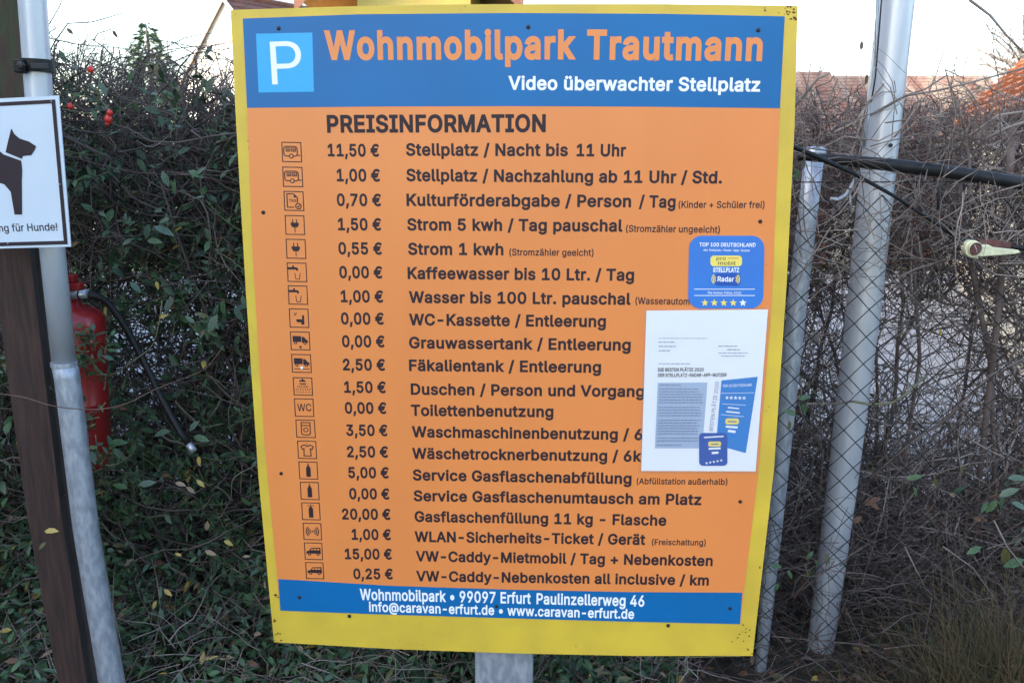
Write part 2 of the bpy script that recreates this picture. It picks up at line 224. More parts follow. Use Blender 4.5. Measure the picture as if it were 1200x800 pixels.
 103: (425, [[108,-129,143,-142,175,-149,213,-151,250,-147,288,-137,313,-125,338,-105,356,-81,367,-55,373,-20,372,379,314,379,310,320,289,346,277,357,246,377,210,385,182,385,162,382,127,370,105,356,80,333,62,306,47,275,38,242,34,210,35,161,41,126,51,98,68,69,90,43,117,25,149,11,185,5,216,6,246,13,268,25,285,39,308,67,310,-27,301,-53,287,-71,260,-88,242,-94,222,-97,182,-96,158,-90,140,-81,126,-71,100,-42,52,-70,69,-97,86,-114], [203,59,183,61,160,68,139,81,123,98,112,117,103,141,97,172,96,200,99,226,106,254,116,279,129,296,149,314,167,324,188,329,213,330,236,326,256,317,275,303,292,282,301,263,311,226,312,173,308,148,302,125,283,93,269,80,251,69,226,61]]),
 104: (410, [[357,0,357,244,353,287,343,318,322,348,295,369,278,377,254,383,214,385,182,378,152,362,131,343,115,318,113,509,53,507,53,0,114,1,114,242,119,267,126,284,143,305,167,320,188,327,218,329,246,323,267,311,284,290,294,262,296,247,296,0]]),
 105: (167, [[54,0,114,1,113,379,53,377], [71,445,90,443,107,449,119,460,125,472,126,489,121,503,110,515,96,522,83,524,62,518,50,509,42,494,41,478,44,467,58,451]]),
 107: (381, [[371,0,202,216,359,378,285,379,118,212,113,509,53,507,53,0,114,0,114,140,154,178,294,0]]),
 108: (189, [[179,3,170,53,141,52,126,56,118,65,114,83,114,507,54,509,53,78,56,55,61,41,71,24,84,11,97,4,128,-3,148,-3]]),
 109: (610, [[53,0,114,1,114,251,121,280,138,305,157,320,180,329,207,331,229,326,250,314,264,297,272,277,274,261,275,0,334,0,335,254,338,272,351,299,371,318,397,329,426,331,450,326,475,312,485,299,494,276,496,262,496,0,556,0,557,272,550,308,538,334,518,357,494,374,458,385,422,386,392,380,355,360,336,343,317,312,302,344,279,368,264,377,244,384,207,386,175,378,151,364,128,341,113,313,112,378,53,379]]),
 110: (410, [[53,0,114,0,114,242,119,267,130,290,149,309,176,324,202,329,232,327,254,319,275,302,287,284,294,262,296,247,296,1,357,0,357,244,355,270,348,302,340,324,323,346,307,361,290,372,259,382,241,385,200,383,174,375,148,359,131,343,113,314,111,378,53,378]]),
 111: (415, [[192,-8,223,-8,264,0,286,9,318,30,343,58,363,93,375,128,381,169,380,217,374,251,363,283,343,318,323,342,292,364,256,379,222,385,192,385,156,378,124,364,93,342,71,317,52,283,40,248,34,207,35,158,42,121,52,93,72,59,98,30,130,9,158,-2], [199,47,174,51,154,60,143,67,123,89,111,113,103,134,97,167,96,195,99,223,107,252,118,279,130,295,149,313,165,322,190,329,215,330,236,327,258,318,278,304,292,288,304,267,311,246,317,217,319,180,316,152,307,118,298,97,284,79,267,64,250,54,225,48]]),
 112: (424, [[53,-142,114,-141,117,57,133,36,145,23,172,4,201,-6,244,-8,282,0,316,18,331,29,347,47,370,84,384,125,390,167,389,221,381,263,366,301,346,331,324,353,292,373,264,382,244,385,213,385,190,381,170,373,149,358,137,347,116,320,112,379,53,378], [212,47,193,50,166,62,150,74,137,90,125,114,117,142,113,170,113,208,118,242,125,264,135,284,148,301,168,317,183,324,204,329,228,330,250,326,271,317,290,303,306,282,317,258,324,233,328,202,328,177,325,151,317,120,306,97,295,81,279,65,264,56,237,48]]),
 114: (259, [[53,0,114,1,114,249,119,270,134,294,150,309,166,318,200,326,230,325,243,323,243,383,202,385,172,378,159,371,139,356,128,345,112,322,111,379,53,378]]),
 115: (365, [[142,-5,166,-8,208,-7,239,-1,265,9,293,26,310,42,323,65,329,84,331,115,327,137,317,158,300,177,285,188,260,200,167,224,139,234,124,243,113,258,109,269,109,285,120,308,139,322,170,332,205,332,224,327,234,322,252,306,269,277,324,291,318,308,308,327,283,355,252,374,213,384,162,384,133,378,105,366,82,350,67,334,55,314,48,290,47,266,54,235,65,216,81,200,112,182,133,174,233,149,254,136,261,128,266,116,266,91,260,77,250,65,223,51,191,45,172,45,153,48,123,61,105,80,93,106,36,94,41,73,49,56,68,31,93,12,109,4]]),
 116: (227, [[209,1,202,52,165,50,148,53,139,58,131,69,126,88,126,326,204,327,204,377,126,379,126,470,67,471,65,379,7,379,7,329,65,326,65,79,70,58,77,40,88,25,98,16,115,6,135,-1,156,-4,180,-4]]),
 117: (410, [[102,19,125,6,155,-3,195,-5,214,-2,236,5,267,24,283,42,297,66,298,0,357,0,357,379,296,378,296,141,292,118,280,91,271,80,260,69,239,57,207,50,174,53,154,62,133,80,121,99,114,130,114,377,53,378,53,129,55,107,61,79,72,52,89,29]]),
 118: (389, [[164,0,227,0,370,379,305,377,226,161,195,59,169,145,85,377,18,378]]),
 119: (567, [[137,0,199,0,262,222,284,307,312,197,368,1,429,0,545,378,480,378,433,214,397,68,370,183,317,378,252,379,202,202,184,130,170,68,144,175,88,377,24,379]]),
 121: (389, [[48,-139,72,-145,107,-145,130,-139,161,-123,175,-110,186,-94,202,-64,370,378,305,377,226,161,195,61,169,145,85,377,18,378,163,0,145,-50,136,-66,124,-80,112,-87,100,-90,61,-86]]),
 122: (380, [[42,0,339,0,337,56,126,57,140,79,333,331,333,379,48,378,49,323,253,321,41,46]]),
 196: (480, [[18,0,85,1,135,142,344,141,395,0,463,0,276,508,200,507], [155,200,202,335,239,454,286,304,322,200], [162,572,179,573,193,581,203,591,208,607,206,627,198,641,181,651,170,653,155,651,144,646,132,632,127,617,128,602,135,588,149,576], [305,572,319,572,333,577,345,590,352,605,350,625,343,638,332,648,314,653,296,650,286,644,276,631,271,620,271,605,278,590,292,577]]),
 223: (441, [[327,0,357,14,384,38,398,66,403,96,399,132,394,146,385,163,362,188,316,223,298,240,289,252,285,265,285,279,288,291,318,336,326,353,330,368,332,404,327,432,318,453,305,471,292,484,273,497,253,506,227,513,212,515,173,514,135,503,117,492,100,478,80,453,71,434,65,411,60,363,60,1,122,1,122,377,125,399,136,428,153,447,175,457,206,459,230,453,253,438,266,420,271,401,271,375,266,356,235,314,226,296,223,268,229,239,242,217,258,199,309,160,331,139,341,119,342,97,336,80,325,67,307,57,283,51,256,50,233,53,219,57,187,74,164,21,195,5,235,-5,286,-7]]),
 228: (389, [[106,0,146,-9,173,-9,202,-4,223,4,244,17,258,31,275,51,278,0,337,0,337,265,334,289,325,315,308,342,288,360,250,377,215,384,180,385,154,381,121,371,94,357,74,342,55,319,42,292,99,274,115,299,140,318,167,328,185,331,205,331,228,327,249,317,266,298,273,280,275,253,269,239,248,229,181,221,116,209,93,201,74,191,57,179,43,162,34,140,31,122,32,85,38,62,50,40,68,21,86,9], [100,75,93,93,93,118,101,137,118,151,134,159,156,165,239,177,263,183,275,189,275,135,272,115,267,101,257,84,245,70,233,62,210,51,196,47,163,45,127,53,109,64], [109,444,125,443,138,448,150,459,157,473,158,487,153,502,142,515,126,522,117,523,98,518,85,508,77,490,77,476,84,460,94,450], [254,443,268,443,284,450,294,459,301,477,301,490,295,505,281,518,269,522,253,522,241,517,228,506,222,492,222,475,227,462,237,451]]),
 246: (415, [[192,-8,223,-8,264,0,286,9,318,30,343,58,363,93,375,128,381,169,380,217,374,251,363,283,343,318,323,342,292,364,256,379,222,385,192,385,156,378,124,364,93,342,71,317,52,283,40,248,34,207,35,158,42,121,52,93,72,59,98,30,130,9,158,-2], [199,47,174,51,154,60,143,67,123,89,111,113,103,134,97,167,96,195,99,223,107,252,118,279,130,295,149,313,165,322,190,329,215,330,236,327,258,318,278,304,292,288,304,267,311,246,317,217,319,180,316,152,307,118,298,97,284,79,267,64,250,54,225,48], [128,443,142,443,158,449,171,463,176,477,176,490,170,504,158,516,143,522,127,522,115,517,102,506,96,492,95,480,101,462,111,451], [271,444,287,443,298,447,310,457,318,474,318,492,313,504,304,515,289,522,271,522,260,518,248,508,239,491,239,477,245,461,257,449]]),
 252: (410, [[102,19,125,6,155,-3,195,-5,214,-2,236,5,267,24,283,42,297,66,298,0,357,0,357,379,296,378,296,141,292,118,280,91,271,80,260,69,239,57,207,50,174,53,154,62,133,80,121,99,114,130,114,377,53,378,53,129,55,107,61,79,72,52,89,29], [126,443,141,444,155,450,168,463,173,477,172,494,165,507,154,517,141,522,125,522,113,517,100,506,94,492,94,473,101,459,113,448], [270,443,289,445,301,451,312,464,316,475,316,491,310,505,297,517,285,522,269,522,254,516,243,506,236,490,237,475,243,461,256,448]]),
 8226: (388, [[177,94,202,93,226,97,244,104,265,118,277,130,290,148,300,171,303,189,303,215,299,236,292,252,283,267,269,282,251,296,236,304,208,311,168,308,148,302,132,292,114,277,102,260,91,239,86,218,85,193,89,171,96,154,107,136,125,117,139,107,151,101]]),
 8364: (464, [[273,-7,321,-5,367,7,395,22,420,42,415,57,396,95,372,78,345,65,318,56,295,53,271,54,251,58,223,70,204,83,186,101,171,123,158,150,150,178,297,179,320,228,143,229,141,248,142,278,341,280,363,329,149,331,162,369,174,391,188,410,216,435,250,451,279,456,298,456,327,451,363,435,398,410,422,461,394,486,369,500,334,511,306,515,269,515,230,508,194,493,165,474,136,445,113,411,96,372,85,330,35,329,18,281,79,279,79,230,35,228,17,179,84,178,97,134,115,94,136,64,158,41,179,25,210,8,245,-3]]),
 32: (188, []),
}
# ---------------------------------------------------------------- lettering
CAP = .5087
_texts = []
def area(v): 
    n = len(v) // 2; return sum(v[i * 2] * v[(i + 1) % n * 2 + 1] - v[(i + 1) % n * 2] * v[i * 2 + 1] for i in range(n)) / 2
_gl = {}
def glyph(ch):
    """outline of one letter as groups: an outer contour with the holes inside it"""
    if ch not in _gl:
        adv, data = GLYPHS.get(ord(ch), GLYPHS[32]); cs = [[c / 1000 for c in st] for st in data]
        if cs:
            sg = 1 if max((area(v) for v in cs), key=abs) > 0 else -1
            outs = [[v] for v in cs if area(v) * sg > 0]
            for h in (v for v in cs if area(v) * sg <= 0):
                hx = sum(h[0::2]) / (len(h) // 2); hy = sum(h[1::2]) / (len(h) // 2)
                best = [g for g in outs if min(g[0][0::2]) <= hx <= max(g[0][0::2]) and min(g[0][1::2]) <= hy <= max(g[0][1::2])]
                (min(best, key=lambda g: abs(area(g[0]))) if best else outs[0]).append(h)
        else: outs = []
        _gl[ch] = (adv / 1000, outs)
    return _gl[ch]
def text_curves(body, bold, res=3, track=0):
    out = []
    for k, par in [(k, q) for k in range(max(len(glyph(c)[1]) for c in body)) for q in (0, 1)]:
        cu = bpy.data.curves.new('lettering', 'CURVE'); cu.dimensions = '2D'; cu.fill_mode = 'BOTH'; cu.offset = bold; cu.resolution_u = res; x = 0
        for ci, ch in enumerate(body):
            adv, groups = glyph(ch)
            for v in (groups[k] if k < len(groups) and ci % 2 == par else ()):
                n = len(v) // 2; sp = cu.splines.new('POLY'); sp.points.add(n - 1); sp.use_cyclic_u = True
                for i in range(n): sp.points[i].co = (v[i * 2] + x, v[i * 2 + 1], 0, 1)
            x += adv + .9 * bold + track
        if cu.splines: out.append(cu)
        else: bpy.data.curves.remove(cu)
    return out
def text(body, a, b, cap, bold, m, parent, place, name='lettering', res=3, track=0, layer=.0016, rot=None):
    """a, b: photo positions of the baseline's two ends; cap: capital height in photo pixels at a; place(px,py,layer)->local point on the sheet"""
    os_ = []
    for cu in text_curves(body, bold, res, track):
        o = bpy.data.objects.new('tmp', cu); col.objects.link(o); os_.append(o)
    _texts.append((os_, a, b, cap, m, parent, place, name, layer, rot))
def flush_texts():
    bpy.context.view_layer.update(); dg = bpy.context.evaluated_depsgraph_get()
    for os_, a, b, cap, m, parent, place, name, layer, rot in _texts:
        cos, faces, nb = [], [], 0
        for k, o in enumerate(os_):
            me = bpy.data.meshes.new_from_object(o.evaluated_get(dg)); n = len(me.vertices); co = np.empty(n * 3, np.float32); me.vertices.foreach_get('co', co); co = co.reshape(-1, 3); co[:, 2] = k * .00002
            cos.append(co); faces += [tuple(nb + i for i in f.vertices) for f in me.polygons]; nb += n
            bpy.data.meshes.remove(me); cu = o.data; bpy.data.objects.remove(o); bpy.data.curves.remove(cu)
        co = np.concatenate(cos)
        A = place(a[0], a[1], layer); B = place(b[0], b[1], layer)
        ex = (B - A); W = ex.length; ex = ex.normalized()
        d = Vector((b[0] - a[0], b[1] - a[1])).normalized()
        U = place(a[0] + (d.y if rot else 0) * cap, a[1] - (cap if not rot else d.x * cap), layer) - A
        ez = U.normalized() if rot else Vector((0, 0, 1)); H = U.length; ny = (place(a[0], a[1], layer + .01) - A).normalized()
        x0, x1 = co[:, 0].min(), co[:, 0].max()
        X = (co[:, 0] - x0) / (x1 - x0) * W; Z = co[:, 1] / CAP * H
        out = np.array(A)[None] + X[:, None] * np.array(ex)[None] + Z[:, None] * np.array(ez)[None] + co[:, 2:3] * np.array(ny)[None]
        me = bpy.data.meshes.new(name); me.from_pydata(out.tolist(), [], faces); me.update()
        link(name, me, m, parent)
    _texts.clear()

class Flat:                            # flat print on a sheet: shapes given in photo pixels or in a unit frame
    def __init__(s, place, layer=.0016): s.place = place; s.layer = layer; s.mb = MB(); s.k = 0; s.fr = None
    def frame(s, x0, y0, x1, y1): s.fr = (x0, y0, x1, y1); return s    # then coordinates run 0..1, y down
    def pt(s, x, y):
        if s.fr: x = s.fr[0] + (s.fr[2] - s.fr[0]) * x; y = s.fr[1] + (s.fr[3] - s.fr[1]) * y
        return s.place(x, y, s.layer + s.k * .00002)
    def poly(s, pts, m=0):
        s.k += 1; vs = [s.pt(*p) for p in pts]; s.mb.add(vs, [tuple(range(len(vs)))], m); return s
    def line(s, pts, w, m=0, closed=False):
        pts = [Vector(p) for p in pts]; n = len(pts)
        s.k += 1; L = []
        for i in range(n):
            if closed: a, b = pts[i - 1], pts[(i + 1) % n]
            else: a, b = pts[max(i - 1, 0)], pts[min(i + 1, n - 1)]
            d1 = (pts[i] - a); d2 = (b - pts[i])
            d1 = d1.normalized() if d1.length > 1e-9 else d2.normalized(); d2 = d2.normalized() if d2.length > 1e-9 else d1
            t = (d1 + d2); t = t.normalized() if t.length > 1e-6 else d1
            nn = Vector((-t.y, t.x)); k = 1 / max(.5, abs(nn.dot(Vector((-d1.y, d1.x)))))
            L.append((pts[i] + nn * w / 2 * k, pts[i] - nn * w / 2 * k))
        vs = []
        for p, q in L: vs += [s.pt(*p), s.pt(*q)]
        fs = [(2 * i, 2 * i + 1, 2 * i + 3, 2 * i + 2) for i in range(n - 1)]
        if closed: fs.append((2 * n - 2, 2 * n - 1, 1, 0))
        s.mb.add(vs, fs, m); return s
    def rect(s, x0, y0, x1, y1, m=0): return s.poly([(x0, y0), (x1, y0), (x1, y1), (x0, y1)], m)
    def ring(s, x0, y0, x1, y1, w, m=0): return s.line([(x0, y0), (x1, y0), (x1, y1), (x0, y1)], w, m, True)
    def disc(s, x, y, r, m=0, n=16, ry=None): return s.poly([(x + r * math.cos(2 * math.pi * k / n), y + (ry or r) * math.sin(2 * math.pi * k / n)) for k in range(n)], m)
    def circ(s, x, y, r, w, m=0, n=18): return s.line([(x + r * math.cos(2 * math.pi * k / n), y + r * math.sin(2 * math.pi * k / n)) for k in range(n)], w, m, True)
    def arc(s, x, y, r, a0, a1, w, m=0, n=7): return s.line([(x + r * math.cos(R(a0 + (a1 - a0) * k / n)), y + r * math.sin(R(a0 + (a1 - a0) * k / n))) for k in range(n + 1)], w, m)
    def star(s, x, y, r, m=0): return s.poly([(x + (r if k % 2 == 0 else r * .42) * math.sin(k * math.pi / 5), y - (r if k % 2 == 0 else r * .42) * math.cos(k * math.pi / 5)) for k in range(10)], m)
    def build(s, name, mats, parent): return s.mb.build(name, mats, parent, world=False)
def rrect(x0, y0, x1, y1, r, n=6):
    out = []
    for cx, cy, a in ((x1 - r, y0 + r, -90), (x1 - r, y1 - r, 0), (x0 + r, y1 - r, 90), (x0 + r, y0 + r, 180)):
        out += [(cx + r * math.cos(R(a + 90 * k / n)), cy + r * math.sin(R(a + 90 * k / n))) for k in range(n + 1)]
    return out

# ---------------------------------------------------------------- the price board
PSI = R(-2.8437); NS = Vector((math.sin(PSI), -math.cos(PSI), 0)); PL0 = Vector((0, 1.75, 0))
BX, BZ = -.085, 0.0
base = PL0 + Vector((math.cos(PSI), math.sin(PSI), 0)) * (-.09)
sign = empty('price_board', (base.x, base.y, 0), 'large yellow-rimmed orange and blue price board standing on a grey post in the middle', 'sign', rz=PSI)
SI = off(sign)
def sp(px, py, layer=0.0):             # photo position -> the board's own coordinates, layer metres in front of the sheet
    d = ray(px, py); p0 = PL0 + NS * layer
    return SI @ (Vector((0, 0, CAMZ)) + d * ((p0 - Vector((0, 0, CAMZ))).dot(NS) / d.dot(NS)))
def slab(outline, f, b, name, mats, parent):   # thin sheet with thickness: outline in photo pixels, front at layer f, back at layer b
    F = [sp(x, y, f) for x, y in outline]; B = [Vector((p.x, -b, p.z)) for p in F]; n = len(F)
    mb = MB(); mb.add(F + B, [tuple(range(n)), tuple(range(2 * n - 1, n - 1, -1))] + [(i, n + i, n + (i + 1) % n, (i + 1) % n) for i in range(n)])
    return mb.build(name, mats, parent, world=False)
board_out = [(270, 12), (400, 8), (530, 5.5), (640, 5), (780, 5), (935, 7), (931, 150), (922, 330), (907, 550), (882, 768),
             (740, 768), (600, 765), (460, 760), (321, 752), (303, 560), (288, 340), (277, 150)]
slab(board_out, 0, -.0025, 'backing_board', M['yellow'], sign)
panel_out = [(284.5, 22), (420, 17), (600, 15.5), (780, 16.5), (919.6, 19.4), (914, 127), (904, 360), (888, 560), (867.2, 730.8),
             (740, 728), (600, 724), (450, 719.5), (328.5, 715), (310, 520), (296, 300), (289.5, 126.6)]
slab(panel_out, .0012, .0002, 'print_panel', M['orange'], sign)
hb = Flat(sp, .0014); hb.poly([(284.5, 22), (420, 17), (600, 15.5), (780, 16.5), (919.6, 19.4), (914, 127), (760, 125.2), (600, 124.5), (440, 125), (289.5, 126.6)])
hb.build('header_band', M['blue'], sign)
fb = Flat(sp, .0014); fb.poly([(326, 678), (460, 686), (600, 690.5), (740, 693.3), (870, 694), (867.2, 730.8), (740, 728), (600, 724), (450, 719.5), (328.5, 715)])
fb.build('footer_band', M['blue'], sign)
pk = Flat(sp, .0016).poly([(300, 39.8), (366, 38.4), (367.8, 107.6), (303, 108.6)]).build('parking_symbol', M['cyan'], sign)
text('P', (319, 99.2), (354.5, 98.2), 50, 0, M['whiteink'], sign, sp, 'parking_letter', 8, layer=.0018)
text('Wohnmobilpark', (381, 68.8), (675, 68), 31, .033, M['orange'], sign, sp, 'title_lettering', 8, track=.022)
text('Trautmann', (687.5, 68.2), (893, 70), 31.5, .033, M['orange'], sign, sp, 'title_lettering', 8, track=.022)
text('Video überwachter Stellplatz', (595.6, 104.8), (890.5, 107), 15, .024, M['whiteink'], sign, sp, 'subtitle_lettering', 5)
text('PREISINFORMATION', (383.5, 154.7), (639.5, 154), 18.8, .030, M['ink'], sign, sp, 'heading_lettering', 5)
prices = [('11,50 €', 384.3, 182.8, 444.5), ('1,00 €', 394.8, 212, 445.5), ('0,70 €', 395, 240.8, 446.8), ('1,50 €', 396.3, 269.3, 447), ('0,55 €', 396.8, 297.5, 447.8),
          ('0,00 €', 397.8, 325.3, 448.3), ('1,00 €', 399.5, 353.5, 449.3), ('0,00 €', 399.8, 379.4, 450), ('0,00 €', 401, 406, 450.8), ('2,50 €', 402, 433.3, 451.5),
          ('1,50 €', 403.5, 459.5, 452.3), ('0,00 €', 404.3, 483.8, 453), ('3,50 €', 405.8, 509.8, 454.3), ('2,50 €', 406.8, 535, 455), ('5,00 €', 408.3, 559.3, 455.8),
          ('0,00 €', 409.5, 584, 456.5), ('20,00 €', 401, 607.8, 457.8), ('1,00 €', 412.3, 631.5, 458.3), ('15,00 €', 404.3, 654.3, 459.3), ('0,25 €', 414.3, 677.5, 460.5)]
for i, (b, x, y, x1) in enumerate(prices):
    text(b, (x, y), (x1, y + .4), 13.6 - i * .12, .027, M['ink'], sign, sp, 'price_lettering', layer=.0015)
rows = [('Stellplatz / Nacht bis', 475.8, 182, 665.5, 182.6), ('Stellplatz / Nachzahlung ab 11 Uhr / Std.', 476.3, 211.8, 846, 214.6),
        ('Kulturförderabgabe / Person', 476.5, 240.8, 739.5, 242.4), ('Strom 5 kwh / Tag pauschal', 477.3, 269.5, 729.5, 271), ('Strom 1 kwh', 478.3, 298, 590, 298.6),
        ('Kaffeewasser bis 10 Ltr. / Tag', 477.8, 326.3, 743, 328.6), ('Wasser bis 100 Ltr. pauschal', 479.3, 354.3, 739, 356.6), ('WC-Kassette / Entleerung', 479.5, 380.5, 710, 382.8),
        ('Grauwassertank / Entleerung', 479.5, 407.5, 739, 410.3), ('Fäkalientank / Entleerung', 479.5, 434, 704.3, 436.2), ('Duschen / Person und Vorgang', 481.5, 461.8, 755, 464.6),
        ('Toilettenbenutzung', 481.8, 486.5, 648.5, 488.2), ('Waschmaschinenbenutzung / 6', 482.8, 511.5, 752.8, 515), ('Wäschetrocknerbenutzung / 6k', 483, 536.8, 752, 540.3),
        ('Service Gasflaschenabfüllung', 483.8, 562, 740, 566.4), ('Service Gasflaschenumtausch am Platz', 484.8, 586.3, 821.8, 591), ('Gasflaschenfüllung 11 kg - Flasche', 486, 610.5, 780.8, 615.2),
        ('WLAN-Sicherheits-Ticket / Gerät', 486, 634, 756, 637.6), ('VW-Caddy-Mietmobil / Tag + Nebenkosten', 487.3, 656.8, 835, 662.4), ('VW-Caddy-Nebenkosten all inclusive / km', 487.8, 680, 830.5, 685.2)]
for i, (b, x, y, x1, y1) in enumerate(rows):
    text(b, (x, y), (x1, y1), 13.4 - i * .12, .027, M['ink'], sign, sp, 'service_lettering', layer=.0015)
text('11 Uhr', (675.7, 182.7), (733.5, 183), 13.4, .027, M['ink'], sign, sp, 'service_lettering', layer=.0015)
text('/ Tag', (748.5, 242.6), (791.5, 243.1), 13.2, .027, M['ink'], sign, sp, 'service_lettering', layer=.0015)
for b, x, y, x1, y1, h in [('(Kinder + Schüler frei)', 795, 243.5, 895.8, 243.8, 7.6), ('(Stromzähler ungeeicht)', 733.5, 271.5, 843.5, 272.8, 7.6), ('(Stromzähler geeicht)', 596.8, 299.2, 695.5, 299.8, 7.6),
                           ('(Wasserautom', 744.5, 356, 808, 357, 7.6), ('(Abfüllstation außerhalb)', 746, 566.8, 852.3, 567.6, 6.8), ('(Freischaltung)', 763.8, 638, 827, 638.6, 6.6)]:
    text(b, (x, y), (x1, y1), h, .016, M['ink'], sign, sp, 'remark_lettering', layer=.0015)
text('Paulinzellerweg 46', (628.7, 707), (755, 709.9), 12.1, .022, M['whiteink'], sign, sp, 'address_lettering')
text('Wohnmobilpark • 99097 Erfurt', (422, 702), (622, 706.8), 12.3, .022, M['whiteink'], sign, sp, 'address_lettering')
text('info@caravan-erfurt.de • www.caravan-erfurt.de', (432.5, 715.7), (743, 724.4), 10.6, .022, M['whiteink'], sign, sp, 'address_lettering')

# pictograms (unit frame, y down)
def ic_caravan(f):
    f.line(rrect(.10, .22, .78, .70, .12, 3), .05, closed=True); f.ring(.22, .30, .42, .46, .04); f.ring(.50, .30, .70, .46, .04)
    f.poly([(.24, .36), (.40, .36), (.32, .44)]); f.poly([(.52, .36), (.68, .36), (.60, .44)])
    f.line([(.78, .66), (.93, .66)], .05); f.disc(.47, .70, .12); f.disc(.47, .70, .07, 1)
def ic_tax(f):
    f.line([(.50, .82), (.16, .82), (.16, .14), (.50, .14), (.68, .32), (.68, .58)], .05); f.poly([(.50, .14), (.68, .32), (.50, .32)])
    f.circ(.72, .76, .14, .05); f.line([(.65, .76), (.71, .81), (.79, .70)], .05)
def ic_plug(f):
    f.rect(.37, .20, .42, .40); f.rect(.56, .20, .61, .40); f.poly([(.28, .38), (.70, .38), (.70, .48), (.62, .62), (.36, .62), (.28, .48)])
    f.rect(.47, .62, .51, .90)
def ic_tap(f):
    f.poly([(.04, .24), (.48, .24), (.56, .30), (.56, .42), (.46, .42), (.46, .36), (.04, .36)]); f.rect(.26, .15, .36, .24)
    f.line([(.38, .54), (.43, .86), (.61, .86), (.66, .54)], .035)
def ic_cassette(f):
    f.disc(.32, .30, .04); f.line([(.24, .22), (.28, .26)], .03); f.line([(.40, .22), (.36, .26)], .03); f.line([(.24, .38), (.28, .34)], .03)
    f.poly([(.66, .34), (.76, .34), (.76, .84), (.60, .84), (.60, .72), (.40, .72), (.34, .62), (.36, .56), (.66, .56)])
def ic_truck(f, dy=0, flip=False):
    X = (lambda x: 1 - x) if flip else (lambda x: x)
    f.poly([(X(.12), .24 + dy), (X(.56), .24 + dy), (X(.56), .56 + dy), (X(.12), .56 + dy)])
    f.poly([(X(.59), .28 + dy), (X(.70), .28 + dy), (X(.82), .44 + dy), (X(.90), .48 + dy), (X(.90), .60 + dy), (X(.59), .60 + dy)])
    f.disc(X(.26), .60 + dy, .085); f.disc(X(.74), .62 + dy, .085); f.disc(X(.26), .60 + dy, .035, 1); f.disc(X(.74), .62 + dy, .035, 1)
def ic_grey(f): ic_truck(f); f.line([(.5, .76), (.5, .92)], .05); f.line([(.43, .84), (.57, .84)], .05)
def ic_faecal(f): ic_truck(f, -.02); f.rect(.12, .78, .90, .82); f.disc(.5, .74, .07, 2)
def ic_shower(f):
    f.poly([(.30, .24), (.36, .16), (.50, .11), (.62, .16), (.68, .24)]); f.rect(.47, .05, .52, .12)
    for a in range(-3, 4):
        for k in range(4):
            x0 = .5 + a * (.05 + .035 * k); f.rect(x0 - .018, .32 + k * .15, x0 + .018, .40 + k * .15)
def ic_wc(f): pass
def ic_washer(f):
    f.line([(.28, .16), (.74, .16), (.74, .76), (.66, .84), (.36, .84), (.28, .76)], .05, closed=True); f.line([(.28, .32), (.74, .32)], .05); f.circ(.51, .56, .11, .045)
def ic_shirt(f):
    f.line([(.36, .22), (.46, .30), (.58, .30), (.66, .22), (.84, .32), (.76, .48), (.68, .44), (.70, .84), (.32, .84), (.34, .44), (.26, .48), (.18, .32)], .05, closed=True)
    f.line([(.51, .26), (.51, .18), (.46, .14)], .03)
def ic_bottle(f, sp_=False):
    f.poly([(.38, .36), (.44, .28), (.44, .20), (.56, .20), (.56, .28), (.62, .36), (.62, .86), (.38, .86)]); f.rect(.46, .11, .54, .17)
    if sp_: f.line([(.34, .12), (.40, .17)], .03); f.line([(.66, .12), (.60, .17)], .03); f.line([(.32, .22), (.39, .22)], .03); f.line([(.68, .22), (.61, .22)], .03)
def ic_wlan(f):
    f.disc(.5, .5, .05)
    for r in (.14, .24, .34):
        f.arc(.5, .5, r, -50, 50, .05); f.arc(.5, .5, r, 130, 230, .05)
def ic_van(f):
    f.poly([(.10, .52), (.26, .46), (.38, .30), (.88, .28), (.90, .60), (.90, .64), (.10, .64)]); f.poly([(.33, .44), (.41, .35), (.48, .35), (.48, .44)], 1); f.rect(.52, .35, .66, .44, 1); f.rect(.70, .35, .82, .44, 1)
    f.disc(.27, .66, .09); f.disc(.74, .66, .09); f.disc(.27, .66, .035, 1); f.disc(.74, .66, .035, 1)
icons = [(330.3, 166.3, 353.4, 189.8, ic_caravan), (331.3, 195.3, 354.8, 218.8, ic_caravan), (332.8, 223.8, 356, 246.8, ic_tax), (334.2, 252, 357, 274.8, ic_plug), (335.3, 279.8, 358.4, 302.8, ic_plug),
         (336.6, 307.5, 359.5, 330, ic_tap), (337.8, 334.3, 360.5, 356.5, ic_tap), (339.1, 361.3, 361.8, 383.5, ic_cassette), (340.3, 388.2, 363.2, 409.8, ic_grey), (341.8, 414.6, 364.8, 436.2, ic_faecal),
         (343.7, 441.8, 366.2, 462.8, ic_shower), (345.1, 466.5, 367.7, 487.8, ic_wc), (346.8, 491.3, 369.4, 512.4, ic_washer), (348.8, 516, 370.9, 537, ic_shirt), (350.3, 540.4, 372.4, 561, ic_bottle),
         (352, 564.2, 373.9, 585, ic_bottle), (353.6, 588.3, 375.2, 608.7, lambda f: ic_bottle(f, True)), (355.3, 612.2, 376.9, 632, ic_wlan), (356.8, 635.2, 378, 655.2, ic_van), (358.3, 658.2, 379.4, 677.6, ic_van)]
for x0, y0, x1, y1, fn in icons:
    cx = (x0 + x1) / 2
    def pl(x, y, l, x0=x0, x1=x1, y0=y0, y1=y1):    # the boxes are square on the board; their photo outline leans with it
        t = (y - y0) / (y1 - y0); return sp(x + (t - .5) * 1.1, y + (x - x0) / (x1 - x0) * .5, l)
    f = Flat(pl, .00155).frame(x0, y0, x1, y1); f.ring(.02, .02, .98, .98, .045); fn(f)
    f.build('pictogram', [M['ink'], M['orange'], M['whiteink']], sign)
